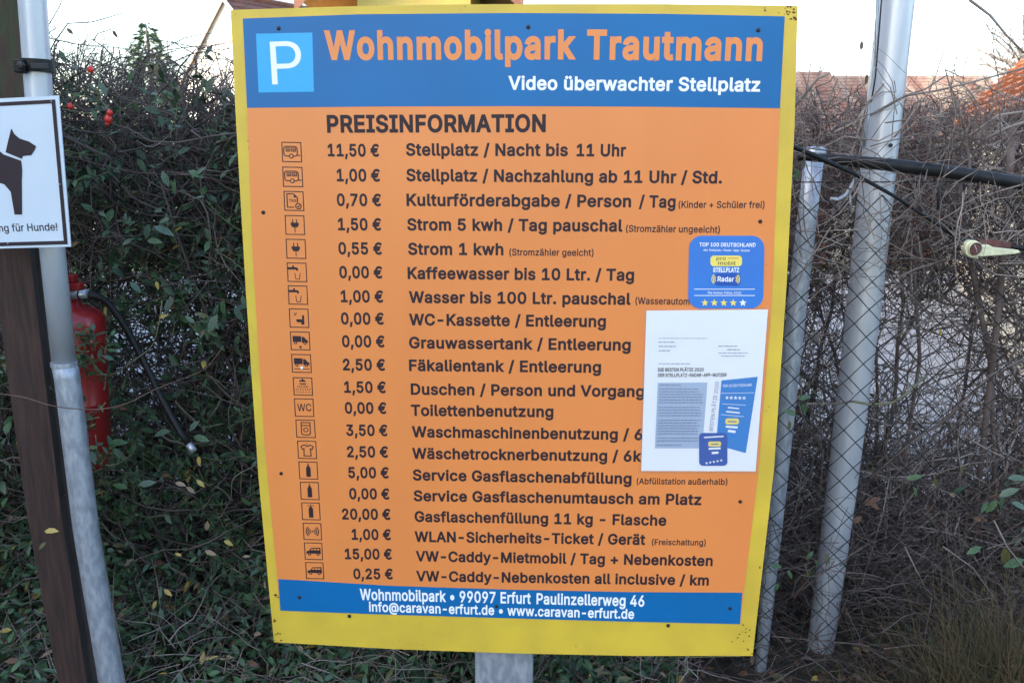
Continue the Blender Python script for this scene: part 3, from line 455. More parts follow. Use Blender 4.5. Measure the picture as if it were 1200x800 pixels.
text('WC', (348.6, 481.3), (365, 481.5), 8.4, .008, M['ink'], sign, sp, 'pictogram_lettering')
text('TAX', (338.6, 236.8), (347.6, 236.9), 3.4, .008, M['ink'], sign, sp, 'pictogram_lettering', layer=.0022)

for x, y in [(326.5, 33.5), (619, 32), (888.5, 35.5), (308.5, 249), (891, 259.5), (329.5, 554.5), (867.5, 587.5), (351, 699.5), (855.5, 712.5), (409.5, 721.5), (783, 732.5), (582, 710)]:
    p = sp(x, y, .0015); mb = MB(); Mx = Matrix.Rotation(R(90), 3, 'X'); r = .0042
    mb.lathe([(0, .0022), (r * .55, .002), (r * .9, .0012), (r, 0)], 12, (p.x, p.y, p.z), M=Mx)
    mb.add([p + Vector((sx * r * .6, -.0024, sz * .0005)) for sx, sz in ((-1, -1), (1, -1), (1, 1), (-1, 1))], [(0, 1, 2, 3)])
    mb.build('screw', M['screw'], sign, world=False, smooth=False)
# rust eating the painted rim, small flakes near the corners and along the edge
rf = Flat(sp, .0003); rr = random.Random(5)
def blob(x, y, r):
    n = 8; rf.poly([(x + r * rr.uniform(.5, 1.2) * math.cos(2 * math.pi * k / n), y + r * rr.uniform(.4, .9) * math.sin(2 * math.pi * k / n)) for k in range(n)])
for cx, cy, s, n, rmax in [(928, 18, 5, 14, 2.0), (916, 10, 9, 8, 1.5), (275, 16, 3, 6, 1.1), (323.5, 699, 2, 5, 2.0), (322.5, 727, 2, 4, 1.7), (325, 748, 4, 7, 1.6), (874, 741, 6, 12, 1.3),
                           (880, 764, 3, 5, 1.5), (890.5, 665, 1.2, 4, 1.2), (281, 137, 3, 2, .8), (290, 170, 3, 2, .9), (600, 9, 160, 7, .7), (560, 757, 70, 5, .9), (285, 300, 1, 3, .9), (896, 320, 6, 3, .9), (898, 480, 3, 3, .8)]:
    for _ in range(n): blob(min(max(cx + rr.gauss(0, s), 272), 934), cy + rr.gauss(0, min(s, 4)), rr.uniform(.3, 1) * rmax)
rf.build('rust_spots', M['rust'], sign)['kind'] = 'stuff'
# post, rails and bolts behind the sheet
q0 = sp(557, 780, -.03); q1 = sp(624.5, 780, -.03); cxp = (q0.x + q1.x) / 2; wp = q1.x - q0.x
pb = MB(); pb.box((cxp, .045, .93), (wp, .06, 1.86)); pb.build('post', M['galv_dull'], sign, world=False, bevel=.006)
for zz in (1.66, .62):
    MB().box((.09, .009, zz), (1.0, .012, .04)).build('rear_rail', M['galv'], sign, world=False)
MB().box((cxp, .045, .01), (.24, .2, .02)).build('foot_plate', M['galv_dull'], sign, world=False)

# ---------------------------------------------------------------- round-cornered sticker on the board
def sheet_thing(name, label, cat, px, py):
    p = sp(px, py, .002); wp_ = sign.matrix_basis @ p
    wp_ = Matrix.Translation(sign.location) @ sign.rotation_euler.to_matrix().to_4x4() @ p
    o = empty(name, wp_, label, cat, rz=PSI); inv = off(o); fw = Matrix.Translation(sign.location) @ sign.rotation_euler.to_matrix().to_4x4()
    return o, (lambda x, y, l=0.0: inv @ (fw @ sp(x, y, l)))
st, sps = sheet_thing('sticker', 'rounded blue award sticker with yellow stars on the right of the price board', 'sticker', 850, 361)
Flat(sps, .0024).poly([(x + (y - 276) * -.02, y) for x, y in rrect(807.8, 276.2, 896, 361.5, 15, 7)]).build('backing', M['stblue'], st)
f = Flat(sps, .0026); f.poly(rrect(832.5, 299.5, 869.6, 312, 4, 4)[0:28]); f.build('logo_field', M['styellow'], st)
f = Flat(sps, .00255); f.poly(rrect(837, 320, 868, 335, 5, 4)); f.build('radar_field', M['navy'], st)  # navy field printed behind the Radar lettering
f = Flat(sps, .0028)
for i in range(4): Flat(sps, .0028).star(826 + i * 11.1, 354.8, 4.6).build('star', M['styellow'], st)
for cx_, a_ in ((841, 130), (860, -50)):
    for r in (3.2, 5.0, 6.8): Flat(sps, .0028).arc(cx_, 327, r, a_, a_ + 100, 1.0).build('radar_wave', M['styellow'], st)
Flat(sps, .0028).star(870.6, 354.8, 4.6).build('star', M['whiteink'], st)
for ya in (338.4, 345.8): Flat(sps, .0028).rect(813.5, ya, 884.5, ya + .8).build('white_line', M['whiteink'], st)
f = Flat(sps, .0028); f.rect(853, 302.2, 865.5, 303); f.build('red_bar', M['stred'], st)
text('TOP 100 DEUTSCHLAND', (819.5, 288.6), (885.5, 289.2), 4.2, .02, M['whiteink'], st, sps, 'sticker_lettering', layer=.0028)
text('der Stellplatz-Radar-App-Nutzer', (824.5, 294.2), (879, 294.8), 2.6, .004, M['whiteink'], st, sps, 'sticker_lettering', layer=.0028)
text('pro', (839.5, 304.6), (850.5, 304.8), 4.2, .004, M['ink'], st, sps, 'sticker_lettering', layer=.0028)
text('mobil', (841.5, 310.3), (862, 310.5), 4.4, .004, M['ink'], st, sps, 'sticker_lettering', layer=.0028)
text('STELLPLATZ', (835.5, 318.6), (866, 318.8), 4.8, .03, M['whiteink'], st, sps, 'sticker_lettering', layer=.0028)
text('Radar', (840.8, 329.6), (860, 329.9), 5.6, .02, M['whiteink'], st, sps, 'sticker_lettering', layer=.0029)
text('Die besten Plätze 2020', (829.5, 344.2), (868.5, 344.6), 2.8, .004, M['whiteink'], st, sps, 'sticker_lettering', layer=.0028)

# ---------------------------------------------------------------- letter in a clear sleeve
lt, spl = sheet_thing('letter', 'white printed letter in a clear sleeve stuck over the lower right of the price board', 'letter', 820, 552)
def grid_sheet(x, name, m, layer, amp, parent, nx=14, ny=18):
    (tl, tr, br, bl) = x; mb = MB(); vs = []
    for j in range(ny + 1):
        for i in range(nx + 1):
            u, v = i / nx, j / ny
            px = (tl[0] * (1 - u) + tr[0] * u) * (1 - v) + (bl[0] * (1 - u) + br[0] * u) * v; py = (tl[1] * (1 - u) + tr[1] * u) * (1 - v) + (bl[1] * (1 - u) + br[1] * u) * v
            e = math.sin(math.pi * u) * math.sin(math.pi * v)
            vs.append(spl(px, py, layer + amp * e * (.5 + .5 * math.sin(7 * u + 5 * v) * math.cos(9 * v - 3 * u))))
    fs = [(j * (nx + 1) + i, j * (nx + 1) + i + 1, (j + 1) * (nx + 1) + i + 1, (j + 1) * (nx + 1) + i) for j in range(ny) for i in range(nx)]
    mb.add(vs, fs); return mb.build(name, m, parent, world=False, smooth=True)
grid_sheet(((757.5, 364), (900, 362.5), (885.5, 552), (751.5, 551.5)), 'paper', M['paper'], .0032, .0004, lt)
ms = bpy.data.materials.new('clear_sleeve'); ms.use_nodes = True; n_ = ms.node_tree.nodes; l_ = ms.node_tree.links
tr_ = n_.new('ShaderNodeBsdfTransparent'); gl_ = n_.new('ShaderNodeBsdfGlossy'); mx_ = n_.new('ShaderNodeMixShader'); fr_ = n_.new('ShaderNodeFresnel')
gl_.inputs['Roughness'].default_value = .12; fr_.inputs[0].default_value = 1.6
no_ = n_.new('ShaderNodeTexNoise'); no_.inputs['Scale'].default_value = 22; bp_ = n_.new('ShaderNodeBump'); bp_.inputs['Strength'].default_value = .25; bp_.inputs['Distance'].default_value = .01
tc_ = n_.new('ShaderNodeTexCoord'); l_.new(tc_.outputs['Object'], no_.inputs[0]); l_.new(no_.outputs[0], bp_.inputs['Height']); l_.new(bp_.outputs[0], gl_.inputs['Normal'])
df_ = n_.new('ShaderNodeBsdfDiffuse'); df_.inputs[0].default_value = (.8, .78, .8, 1); m2_ = n_.new('ShaderNodeMixShader'); m2_.inputs[0].default_value = .05; l_.new(tr_.outputs[0], m2_.inputs[1]); l_.new(df_.outputs[0], m2_.inputs[2])
l_.new(fr_.outputs[0], mx_.inputs[0]); l_.new(m2_.outputs[0], mx_.inputs[1]); l_.new(gl_.outputs[0], mx_.inputs[2]); l_.new(mx_.outputs[0], n_['Material Output'].inputs[0])
grid_sheet(((755, 361.8), (902.5, 360.5), (888, 555), (748.5, 554.5)), 'clear_sleeve', ms, .0052, .0006, lt)
LL = .0040
text('DIE BESTEN PLÄTZE 2020', (771, 435), (824.5, 434.8), 3.8, .022, M['ink'], lt, spl, 'letter_heading', layer=LL)
text('DER STELLPLATZ-RADAR-APP-NUTZER', (771, 441.4), (851.5, 441), 3.8, .022, M['ink'], lt, spl, 'letter_heading', layer=LL)
Flat(spl, LL - .0002).poly([(770.8, 448.2), (829, 448), (823, 525), (767.5, 525)]).build('text_field', M['greyprint'], lt)
f = Flat(spl, LL); rr = random.Random(3)
def words(x0, x1, y, h=.9):
    x = x0
    while x < x1 - 1:
        w_ = min(rr.uniform(2, 6), x1 - x); f.rect(x, y - h, x + w_, y); x += w_ + .9
def block(ys, xl, xr, jit=7):
    for y in ys: words(xl(y), xr(y) - rr.uniform(0, jit), y)
words(772, 829, 396.6, .6); words(772, 791, 401.3); words(772, 792, 406.2); words(772, 785, 411.2)
words(842, 864, 406); words(852, 867, 410); words(842, 877, 413.8, .7); words(845, 873, 417.4, .7); words(772, 809, 426.4, .7)
xl = lambda y: 773.2 - (y - 448) * .045; xr = lambda y: 827 - (y - 448) * .07
words(773, 798, 451.4); block([456, 459.2, 462.4, 465.6, 468.8, 472], xl, xr); block([477.6, 480.8, 484, 487.2], xl, xr)
block([492.6, 495.8, 499, 502.2, 505.4, 508.6], xl, xr); block([513.6, 516.8], xl, xr); words(770, 800, 522)
f.build('body_print', M['smallink'], lt)['kind'] = 'stuff'
fl = Flat(spl, LL); fl.poly([(845.5, 445.6), (888, 441.3), (874, 530.5), (839, 521)]); fl.build('flyer_picture', M['flyer'], lt)
f = Flat(spl, LL + .0003)
for i in range(5): f.star(852 + i * 5, 465.8 + (.1 * i), 2.4)
f.line([(846, 473), (874, 474.6)], .5); f.line([(845, 485.5), (872, 488)], .5); f.line([(845, 460.7), (884, 460)], .5)
f.line([(853, 477.2), (866, 478.6)], 1.4); f.line([(851, 482), (867, 483.6)], 1.6)
for i in range(5): f.star(828 + i * 4.3, 542.4 - i * .8, 1.8)
f.build('white_print', M['whiteink'], lt)['kind'] = 'stuff'
text('TOP 10 DEUTSCHLAND', (847, 453.6), (881, 452.2), 3, .01, M['whiteink'], lt, spl, 'flyer_lettering', layer=LL + .0003)
text('BESTEN PLÄTZE 2020', (835.2, 505), (842.5, 447.5), 4.2, .004, M['smallink'], lt, spl, 'spine_lettering', layer=LL, rot=1)
f = Flat(spl, LL + .0002); f.poly(rrect(819.3, 507, 852.5, 545.5, 4.5, 4)); f.build('badge_picture', M['navy'], lt)
f = Flat(spl, LL + .0003); f.poly(rrect(830, 517, 845, 523, 2, 3)); f.poly(rrect(850, 490, 866, 497, 2.5, 3)); f.build('logo_field', M['styellow'], lt)
f = Flat(spl, LL + .0003); f.line([(830.5, 525.6), (844.5, 525)], 2.2); f.line([(834, 530.5), (842, 530)], 2.6); f.line([(850.5, 499.6), (864.5, 500.6)], 2.4); f.line([(853, 504.6), (862, 505.8)], 2.8); f.line([(825, 512.3), (848, 511)], 1.5)
f.build('white_print', M['whiteink'], lt)['kind'] = 'stuff'
f = Flat(spl, LL + .0004); f.line([(833, 520.4), (842, 520)], 1.1); f.line([(853, 493.6), (863, 494)], 1.2); f.build('dark_print', M['navy'], lt)

# ---------------------------------------------------------------- dog notice on the left
DY = 1.83
dg_base = P(40, 290, DY)
dog = empty('dog_notice', dg_base, 'white notice with black dog silhouette and black border clamped to the left pole', 'sign')
dI = off(dog); DR = R(3)
dn = Vector((math.sin(-DR), -math.cos(-DR), 0))
def dp(px, py, layer=0.0):
    d = ray(px, py); p0 = Vector((dg_base.x, DY, 0)) + dn * layer
    return dI @ (Vector((0, 0, CAMZ)) + d * ((p0 - Vector((0, 0, CAMZ))).dot(dn) / d.dot(dn)))
def flatslab(outline, f_, b_, name, m, parent, place):
    F = [place(x, y, f_) for x, y in outline]; B = [Vector(p) - (dn * (f_ - b_)) for p in F]; n = len(F)
    mb = MB(); mb.add(F + B, [tuple(range(n)), tuple(range(2 * n - 1, n - 1, -1))] + [(i, n + i, n + (i + 1) % n, (i + 1) % n) for i in range(n)]); return mb.build(name, m, parent, world=False)
flatslab([(-86, 120), (68.5, 112), (82.8, 289), (-66, 293)], 0, -.003, 'plate', M['whiteplate'], dog, dp)
f = Flat(dp, .0008); f.line([(-81, 126.5), (62.5, 119), (77, 284.2), (-61, 288)], 4.4, closed=True); f.build('border', M['ink'], dog)
f = Flat(dp, .0008)
f.poly([(13.5, 151), (16.5, 157), (23, 162.5), (34, 166), (42.3, 171.5), (40.5, 176), (36.5, 182), (31, 182.5), (27, 183), (25.2, 186.2), (6.5, 178.5), (9.5, 165), (13, 151.5)])
f.poly([(4, 181), (24.8, 188.5), (26, 200), (25.5, 212), (25.8, 251.5), (17, 251.5), (12.5, 225), (5, 216), (-8, 212), (-34, 208), (-36, 225), (-32, 250), (-41, 250), (-46, 226), (-50, 200), (-52, 184), (-62, 172), (-60, 170), (-47, 180), (-10, 178), (0, 177.5)])
f.build('dog_silhouette', M['ink'], dog)
text('ng für Hunde!', (-1, 271.6), (67.5, 270), 8.6, .006, M['ink'], dog, dp, layer=.0008)
for x, y in ((60, 118.8), (9, 285.2), (70, 216)):
    p = dp(x, y, .001); MB().lathe([(0, .001), (.0012, .0006), (.0016, 0)], 8, p, M=Matrix.Rotation(R(90), 3, 'X')).build('rivet', M['galv'], dog, world=False)
flush_texts()
# ---------------------------------------------------------------- ground
G = {}
G['soil'] = mat('dark_soil', (.035, .026, .018), .95, c2=(.075, .055, .036), scale=14, bump=.8, bscale=40)
G['gravel'] = mat('pale_gravel', (.36, .36, .37), .9, c2=(.26, .26, .26), scale=60, bump=.6, bscale=120)
G['field'] = mat('grass_ground', (.06, .09, .03), .95, c2=(.10, .10, .05), scale=3, bump=.5)
def sheet(name, m, x0, x1, y0, y1, z, nx=2, ny=2, amp=0, kind='structure'):
    xs = np.linspace(x0, x1, nx); ys = np.linspace(y0, y1, ny); X, Y = np.meshgrid(xs, ys)
    Z = np.full_like(X, z)
    if amp: Z = Z + amp * (np.sin(X * 5.1 + 1.3 * np.sin(Y * 4)) * np.cos(Y * 6.3 + .7) * .5 + rng.uniform(-.4, .4, X.shape))
    mb = MB(); mb.add(np.stack([X, Y, Z], -1).reshape(-1, 3).tolist(), [(j * nx + i, j * nx + i + 1, (j + 1) * nx + i + 1, (j + 1) * nx + i) for j in range(ny - 1) for i in range(nx - 1)])
    return mb.build(name, m, kind=kind, smooth=True)
ground = sheet('ground', G['field'], -400, 400, -200, 600, -.06)
soil = sheet('planting_bed', G['soil'], -5, 5, -2, 3.55, -.01, 100, 66, .03)
yard = sheet('gravel_yard', G['gravel'], -14, 16, 3.4, 11.6, -.045, 40, 20, .01)

# ---------------------------------------------------------------- far houses
H = {}
H['whitewall'] = mat('white_render', (.72, .71, .68), .9, var=.12, scale=2)
H['creamwall'] = mat('cream_render', (.62, .55, .42), .9, var=.25, scale=3)
H['yellowwall'] = mat('yellow_render', (.75, .58, .17), .9, var=.08, scale=2)
H['brownroof'] = mat('brown_tile', (.17, .08, .06), .85, c2=(.10, .05, .04), scale=8)
H['soffit'] = mat('brown_wood_soffit', (.20, .09, .06), .8, var=.3, scale=12)
H['orangeroof'] = mat('orange_clay_tile', (.42, .16, .06), .8, c2=(.32, .115, .045), scale=14, bump=.3)
H['oldroof'] = mat('weathered_red_tile', (.17, .085, .062), .9, c2=(.27, .20, .15), scale=2.6, bump=.4, bscale=30, stretch=(2.2, .5, .5), lo=.42, hi=.62)
H['greywall'] = mat('shed_planks', (.42, .36, .30), .9, c2=(.55, .48, .40), scale=6, stretch=(4, 1, .5))
H['glass'] = mat('window_glass', (.30, .36, .42), .06, spec=.9)
H['frame'] = mat('white_window_frame', (.75, .75, .75), .5)
def roof_slope(mb_mat, name, parent, eL, eR, rR, rL, n, th=.05, lap=.025):
    """courses of tiles laid from the eave (eL-eR) up to the ridge (rL-rR), each overlapping the one below"""
    eL, eR, rR, rL = map(Vector, (eL, eR, rR, rL)); nrm = (eR - eL).cross(rL - eL).normalized()
    if nrm.z < 0: nrm = -nrm
    mb = MB()
    for k in range(n):
        a = eL.lerp(rL, k / n); b = eR.lerp(rR, k / n); c = eR.lerp(rR, (k + 1) / n); d = eL.lerp(rL, (k + 1) / n)
        up = nrm * lap; m = max(3, int((b - a).length / .28)); vs = []
        for i in range(m + 1):
            t = i / m; vs += [a.lerp(b, t) + up * (1.0 + .5 * (i % 2)), d.lerp(c, t) + up * .05 + nrm * .004, a.lerp(b, t) - nrm * th]
        fs = []
        for i in range(m): fs += [(3 * i, 3 * i + 3, 3 * i + 4, 3 * i + 1), (3 * i + 2, 3 * i + 5, 3 * i + 3, 3 * i)]
        mb.add(vs, fs)
    o = mb.build(name, mb_mat, parent, kind='stuff')
    MB().add([eL - nrm * th, eR - nrm * th, rR - nrm * th, rL - nrm * th], [(0, 3, 2, 1)]).build('roof_underside', H['soffit'], parent)
    return o
def gable_house(name, label, loc, rz, W, D, he, hr, over, wall, roof, wins=(), courses=24, gable_over=.4, cat='house', wv=.16, barge=None):
    """gable front faces -y of the house's own frame; ridge runs along y"""
    h = empty(name, loc, label, cat, rz=rz); T = Matrix.Translation(h.location) @ h.rotation_euler.to_matrix().to_4x4()
    t = lambda x, y, z: T @ Vector((x, y, z))
    s = (hr - he) / (W / 2); mb = MB()
    a = [t(-W / 2, 0, -.3), t(W / 2, 0, -.3), t(W / 2, 0, he), t(0, 0, hr), t(-W / 2, 0, he)]; b = [t(-W / 2, D, -.3), t(W / 2, D, -.3), t(W / 2, D, he), t(0, D, hr), t(-W / 2, D, he)]
    mb.add(a + b, [(0, 1, 2, 3, 4), (9, 8, 7, 6, 5), (0, 5, 6, 1), (1, 6, 7, 2), (4, 9, 5, 0)]); mb.build('wall', wall, h)
    for sx in (-1, 1):
        ex = sx * (W / 2 + over); ez = he - over * s + .08
        e0, e1, r0, r1 = t(ex, -gable_over, ez), t(ex, D + gable_over, ez), t(0, -gable_over, hr + .08), t(0, D + gable_over, hr + .08)
        if sx < 0: roof_slope(roof, 'roof', h, e1, e0, r0, r1, courses)
        else: roof_slope(roof, 'roof', h, e0, e1, r1, r0, courses)
        m2 = MB()
        m2.add([t(ex, -gable_over - .03, ez - .02), t(0, -gable_over - .03, hr + .06), t(0, -gable_over - .03, hr - wv), t(ex, -gable_over - .03, ez - .02 - wv),
                t(ex, -gable_over + .02, ez - .02), t(0, -gable_over + .02, hr + .06), t(0, -gable_over + .02, hr - wv), t(ex, -gable_over + .02, ez - .02 - wv)],
               [(0, 1, 2, 3), (7, 6, 5, 4), (3, 2, 6, 7), (0, 4, 5, 1)])
        m2.build('bargeboard', barge or H['soffit'], h)
    cap = MB().tube([t(0, -gable_over, hr + .12), t(0, D + gable_over, hr + .12)], .09, 8); cap.build('ridge_tiles', roof, h)
    for (x, z, ww, wh) in wins:
        def wb(nm, m_, c, d):
            mb_ = MB(); mb_.box(c, d); mb_.v = [T @ Vector(v) for v in mb_.v]; return mb_.build(nm, m_, h)
        fr = wb('window', H['glass'], (x, -.02, z), (ww, .03, wh))
        for (dx, dz, a_, b_) in ((-ww / 2, 0, .07, wh + .1), (ww / 2, 0, .07, wh + .1), (0, 0, .05, wh), (0, wh / 2, ww + .1, .07), (0, -wh / 2, ww + .1, .07)):
            wb('window_frame', H['frame'], (x + dx, -.05 + (.003 if dx == 0 else 0), z + dz), (a_, .05, b_))
    return h
# white gable house, upper left
gable_house('white_house', 'white steep-gabled house far behind the hedge at upper left', (P(269, 60, 27).x, 27, 0), R(-32), 6.6, 8, P(268, -2, 27).z - 3.4, P(268, -2, 27).z, .12, H['whitewall'], H['brownroof'], wins=[(-1.4, 1.9, 1.0, 1.2), (1.4, 1.9, 1.0, 1.2)], courses=20, wv=.07, gable_over=.12, barge=H['whitewall'])
# yellow house behind the board
gable_house('yellow_house', 'yellow house with brown overhanging roof peeping over the top edge of the price board', (P(485, 5, 20).x, 20, 0), R(0), 2.5, 7, 5.75, 7.0, 1.15, H['yellowwall'], H['brownroof'], wins=[(0, 1.7, 1.0, 1.2), (0, 3.9, .8, .9)], courses=14, gable_over=1.0, wv=.3)
# long low building with an old tiled roof, to the right
def low_shed():
    Yr, Ye = 13.4, 11.9; zr = P(1000, 89, Yr).z; ze = zr - .95
    x0, x1 = P(700, 90, Yr).x, P(1158, 90, Yr).x; xs = P(972, 88, Yr).x
    h = empty('low_shed', ((x0 + x1) / 2, Yr, 0), 'long low shed with weathered red tile roof behind the right fence posts', 'shed')
    roof_slope(H['oldroof'], 'roof', h, (x0, Ye, ze + .06), (xs, Ye, ze + .06), (xs, Yr, zr + .06), (x0, Yr, zr + .06), 18, lap=.008)
    roof_slope(H['oldroof'], 'roof', h, (xs, Ye, ze), (x1, Ye, ze), (x1, Yr, zr), (xs, Yr, zr), 18, lap=.008)
    roof_slope(H['oldroof'], 'roof', h, (x0, 2 * Yr - Ye, ze), (x1, 2 * Yr - Ye, ze), (x1, Yr, zr - .02), (x0, Yr, zr - .02), 6, lap=.02)
    MB().box(((x0 + x1) / 2, Yr, ze / 2 - .12), (x1 - x0 - .4, 2.4, ze + .1)).build('wall', H['creamwall'], h)
    n = 26
    for i in range(n):
        x = x0 + .4 + (x1 - x0 - .8) * (i + .5) / n
        if i % 4 == 1: MB().box((x, Yr - 1.22, 1.0), (.55, .05, .6)).build('window', H['glass'], h)
        elif i % 8 == 4: MB().box((x, Yr - 1.23, .8), (.8, .06, 1.65)).build('door', H['soffit'], h)
low_shed()
# orange roof at the right edge: its tiled slope faces down-left to the camera
def orange_house():
    A = P(1112, 148, 11.0); B = A - Vector((.371, .928, 0)) * 6.7
    e = Vector((B.x - A.x, B.y - A.y, 0)); L = e.length; e.normalize(); back = Vector((-e.y, e.x, 0))
    if back.x < 0: back = -back
    z0 = A.z
    h = empty('orange_roof_house', (A.x + e.x * L / 2, A.y + e.y * L / 2, 0), 'low building with bright orange tiled roof at the right edge', 'house', rz=math.atan2(e.y, e.x))
    a = Vector((A.x, A.y, z0)); b = a + e * L; rise = 1.9; run = 1.85
    r0 = a + back * run + Vector((0, 0, rise)); r1 = b + back * run + Vector((0, 0, rise))
    roof_slope(H['orangeroof'], 'roof', h, a, b, r1, r0, 22, lap=.035)
    c0 = a + back * 2 * run; c1 = b + back * 2 * run
    roof_slope(H['orangeroof'], 'roof', h, c0, c1, r1 + Vector((0, 0, -.01)), r0 + Vector((0, 0, -.01)), 10, lap=.03)
    w0, w1 = a + e * .25 + back * .25, b - e * .25 + back * .25; w2, w3 = w1 + back * (2 * run - .5), w0 + back * (2 * run - .5)
    dz = .25 * rise / run - .1; f0 = lambda v, z: Vector((v.x, v.y, z))
    q = [f0(v, -.3) for v in (w0, w1, w2, w3)] + [f0(v, z0 + dz) for v in (w0, w1, w2, w3)]; g0 = (w0 + w3) / 2; g1 = (w1 + w2) / 2
    q += [f0(g0, z0 + rise - .15), f0(g1, z0 + rise - .15)]
    MB().add(q, [(0, 1, 5, 4), (1, 2, 6, 9, 5), (2, 3, 7, 6), (3, 0, 4, 8, 7)]).build('wall', H['creamwall'], h)
    sl = (Vector((0, 0, rise)) + back * run).normalized(); nr = e.cross(sl).normalized()
    if nr.z < 0: nr = -nr
    def patch(nm, m_, s0, s1, t0, t1, hgt):
        p = [a + e * s0 + sl * t0, a + e * s1 + sl * t0, a + e * s1 + sl * t1, a + e * s0 + sl * t1]
        vs = [v + nr * (hgt) for v in p] + [v + nr * .01 for v in p]
        return MB().add(vs, [(0, 1, 2, 3), (0, 4, 5, 1), (1, 5, 6, 2), (2, 6, 7, 3), (3, 7, 4, 0)]).build(nm, m_, h)
    for s in (1.3, 2.9, 4.5):
        c = f0(w0 + e * (s + .6) - back * .02, z0 - .02); Mr = Matrix.Rotation(math.atan2(e.y, e.x), 3, 'Z')
        MB().box(c, (1.45, .06, .50), M=Mr).build('window_frame', H['frame'], h); MB().box(c - back * .035, (1.3, .03, .38), M=Mr).build('window', H['glass'], h)
orange_house()
# unseen house added left of frame to block sun from board and hedge
gable_house('added_shade_house', 'tall white unseen house added outside the frame to shade the board', (-10.5, -9, 0), 0, 8, 17, 6.2, 10, .4, H['whitewall'], H['brownroof'], wins=[(-2, 1.8, 1.2, 1.3), (2, 1.8, 1.2, 1.3), (-2, 4.6, 1.2, 1.3), (2, 4.6, 1.2, 1.3)], courses=20)

# ---------------------------------------------------------------- foliage tools
def leaf_mesh_arrays(base, d, nrm, L, W, fold=.18, droop=.15):
    """n leaves: base points, directions, normals, lengths, widths -> verts (n*8,3), tris (n*8,3)"""
    d = d / np.linalg.norm(d, axis=1, keepdims=True); s = np.cross(d, nrm); s /= np.linalg.norm(s, axis=1, keepdims=True) + 1e-9; u = np.cross(s, d)
    L = L[:, None]; W = W[:, None]; n = len(base)
    pts = [(0, 0, 0), (.35, 0, 0), (.72, 0, -.04), (1, 0, -.16), (.30, .9, .30), (.66, .85, .22), (.30, -.9, .30), (.66, -.85, .22)]
    V = np.stack([base + d * L * a + s * W * .5 * b + u * (W * fold * c * 2.2 - L * droop * a * a) for a, b, c in pts], 1).reshape(-1, 3)
    t = np.array([(0, 1, 4), (1, 2, 5), (1, 5, 4), (2, 3, 5), (0, 6, 1), (1, 6, 7), (1, 7, 2), (2, 7, 3)])
    T = (t[None] + (np.arange(n) * 8)[:, None, None]).reshape(-1, 3)
    return V, T
def rand_unit(n):
    v = rng.normal(size=(n, 3)); return v / np.linalg.norm(v, axis=1, keepdims=True)
def tubes(paths, radii, sides=3):
    """paths (N,K,3), radii (N,K) -> verts, tris"""
    N, K, _ = paths.shape; t = np.gradient(paths, axis=1); t /= np.linalg.norm(t, axis=2, keepdims=True) + 1e-9
    ref = np.where(np.abs(t[..., 2:3]) < .8, np.array([0, 0, 1.]), np.array([0, 1., 0])); a = np.cross(t, ref); a /= np.linalg.norm(a, axis=2, keepdims=True) + 1e-9; b = np.cross(t, a)
    ang = 2 * np.pi * np.arange(sides) / sides
    V = paths[:, :, None, :] + radii[:, :, None, None] * (a[:, :, None, :] * np.cos(ang)[None, None, :, None] + b[:, :, None, :] * np.sin(ang)[None, None, :, None])
    i = np.arange(K - 1)[:, None] * sides; k = np.arange(sides)[None]; k2 = (k + 1) % sides
    q = np.stack([i + k, i + k2, i + sides + k2, i + sides + k], -1).reshape(-1, 4)
    tr = np.concatenate([q[:, [0, 1, 2]], q[:, [0, 2, 3]]])
    T = (tr[None] + (np.arange(N) * K * sides)[:, None, None]).reshape(-1, 3)
    return V.reshape(-1, 3), T
def walk(start, d0, step, K, wob, grav=0., lift=0.):
    N = len(start); p = np.empty((N, K, 3)); p[:, 0] = start; d = d0 / np.linalg.norm(d0, axis=1, keepdims=True)
    for k in range(1, K):
        d = d + rng.normal(size=(N, 3)) * wob; d[:, 2] += lift - grav; d /= np.linalg.norm(d, axis=1, keepdims=True)
        p[:, k] = p[:, k - 1] + d * step[:, None]
    return p
def join(parts):
    Vs, Ts, b = [], [], 0
    for V, T in parts: Vs.append(V); Ts.append(T + b); b += len(V)
    return np.concatenate(Vs), np.concatenate(Ts)
def project(p):
    c, s = math.cos(PITCH), math.sin(PITCH); q = p - np.array([0, 0, CAMZ]); z = q[:, 1] * c - q[:, 2] * s; y = q[:, 1] * s + q[:, 2] * c
    return 600 + FPX * q[:, 0] / z, 400 - FPX * y / z
F = {}
F['twig_dark'] = mat('dark_twig', (.070, .052, .046), .85, c2=(.14, .11, .098), scale=9)
F['twig_grey'] = mat('grey_twig', (.27, .23, .205), .85, c2=(.075, .055, .048), scale=7)
F['twig_red'] = mat('reddish_cane', (.13, .065, .055), .7, c2=(.05, .036, .032), scale=7)
F['twig_green'] = mat('green_cane', (.17, .17, .09), .6, c2=(.11, .12, .06), scale=7)
leafm = [mat('dark_green_leaf', (.035, .078, .034), .5, var=.35, scale=12, spec=.4), mat('green_leaf', (.058, .122, .048), .5, var=.35, scale=12, spec=.4), mat('blue_green_leaf', (.075, .128, .088), .48, var=.3, scale=12, spec=.4),
         mat('olive_leaf', (.085, .085, .025), .5, var=.3, scale=12), mat('yellow_leaf', (.36, .30, .06), .5, c2=(.28, .18, .05), scale=30), mat('brown_leaf', (.16, .075, .04), .8, c2=(.09, .05, .035), scale=30), mat('pale_dry_leaf', (.30, .22, .15), .8, var=.4, scale=30)]
def pick(n, wts): return rng.choice(len(wts), n, p=np.array(wts) / sum(wts))
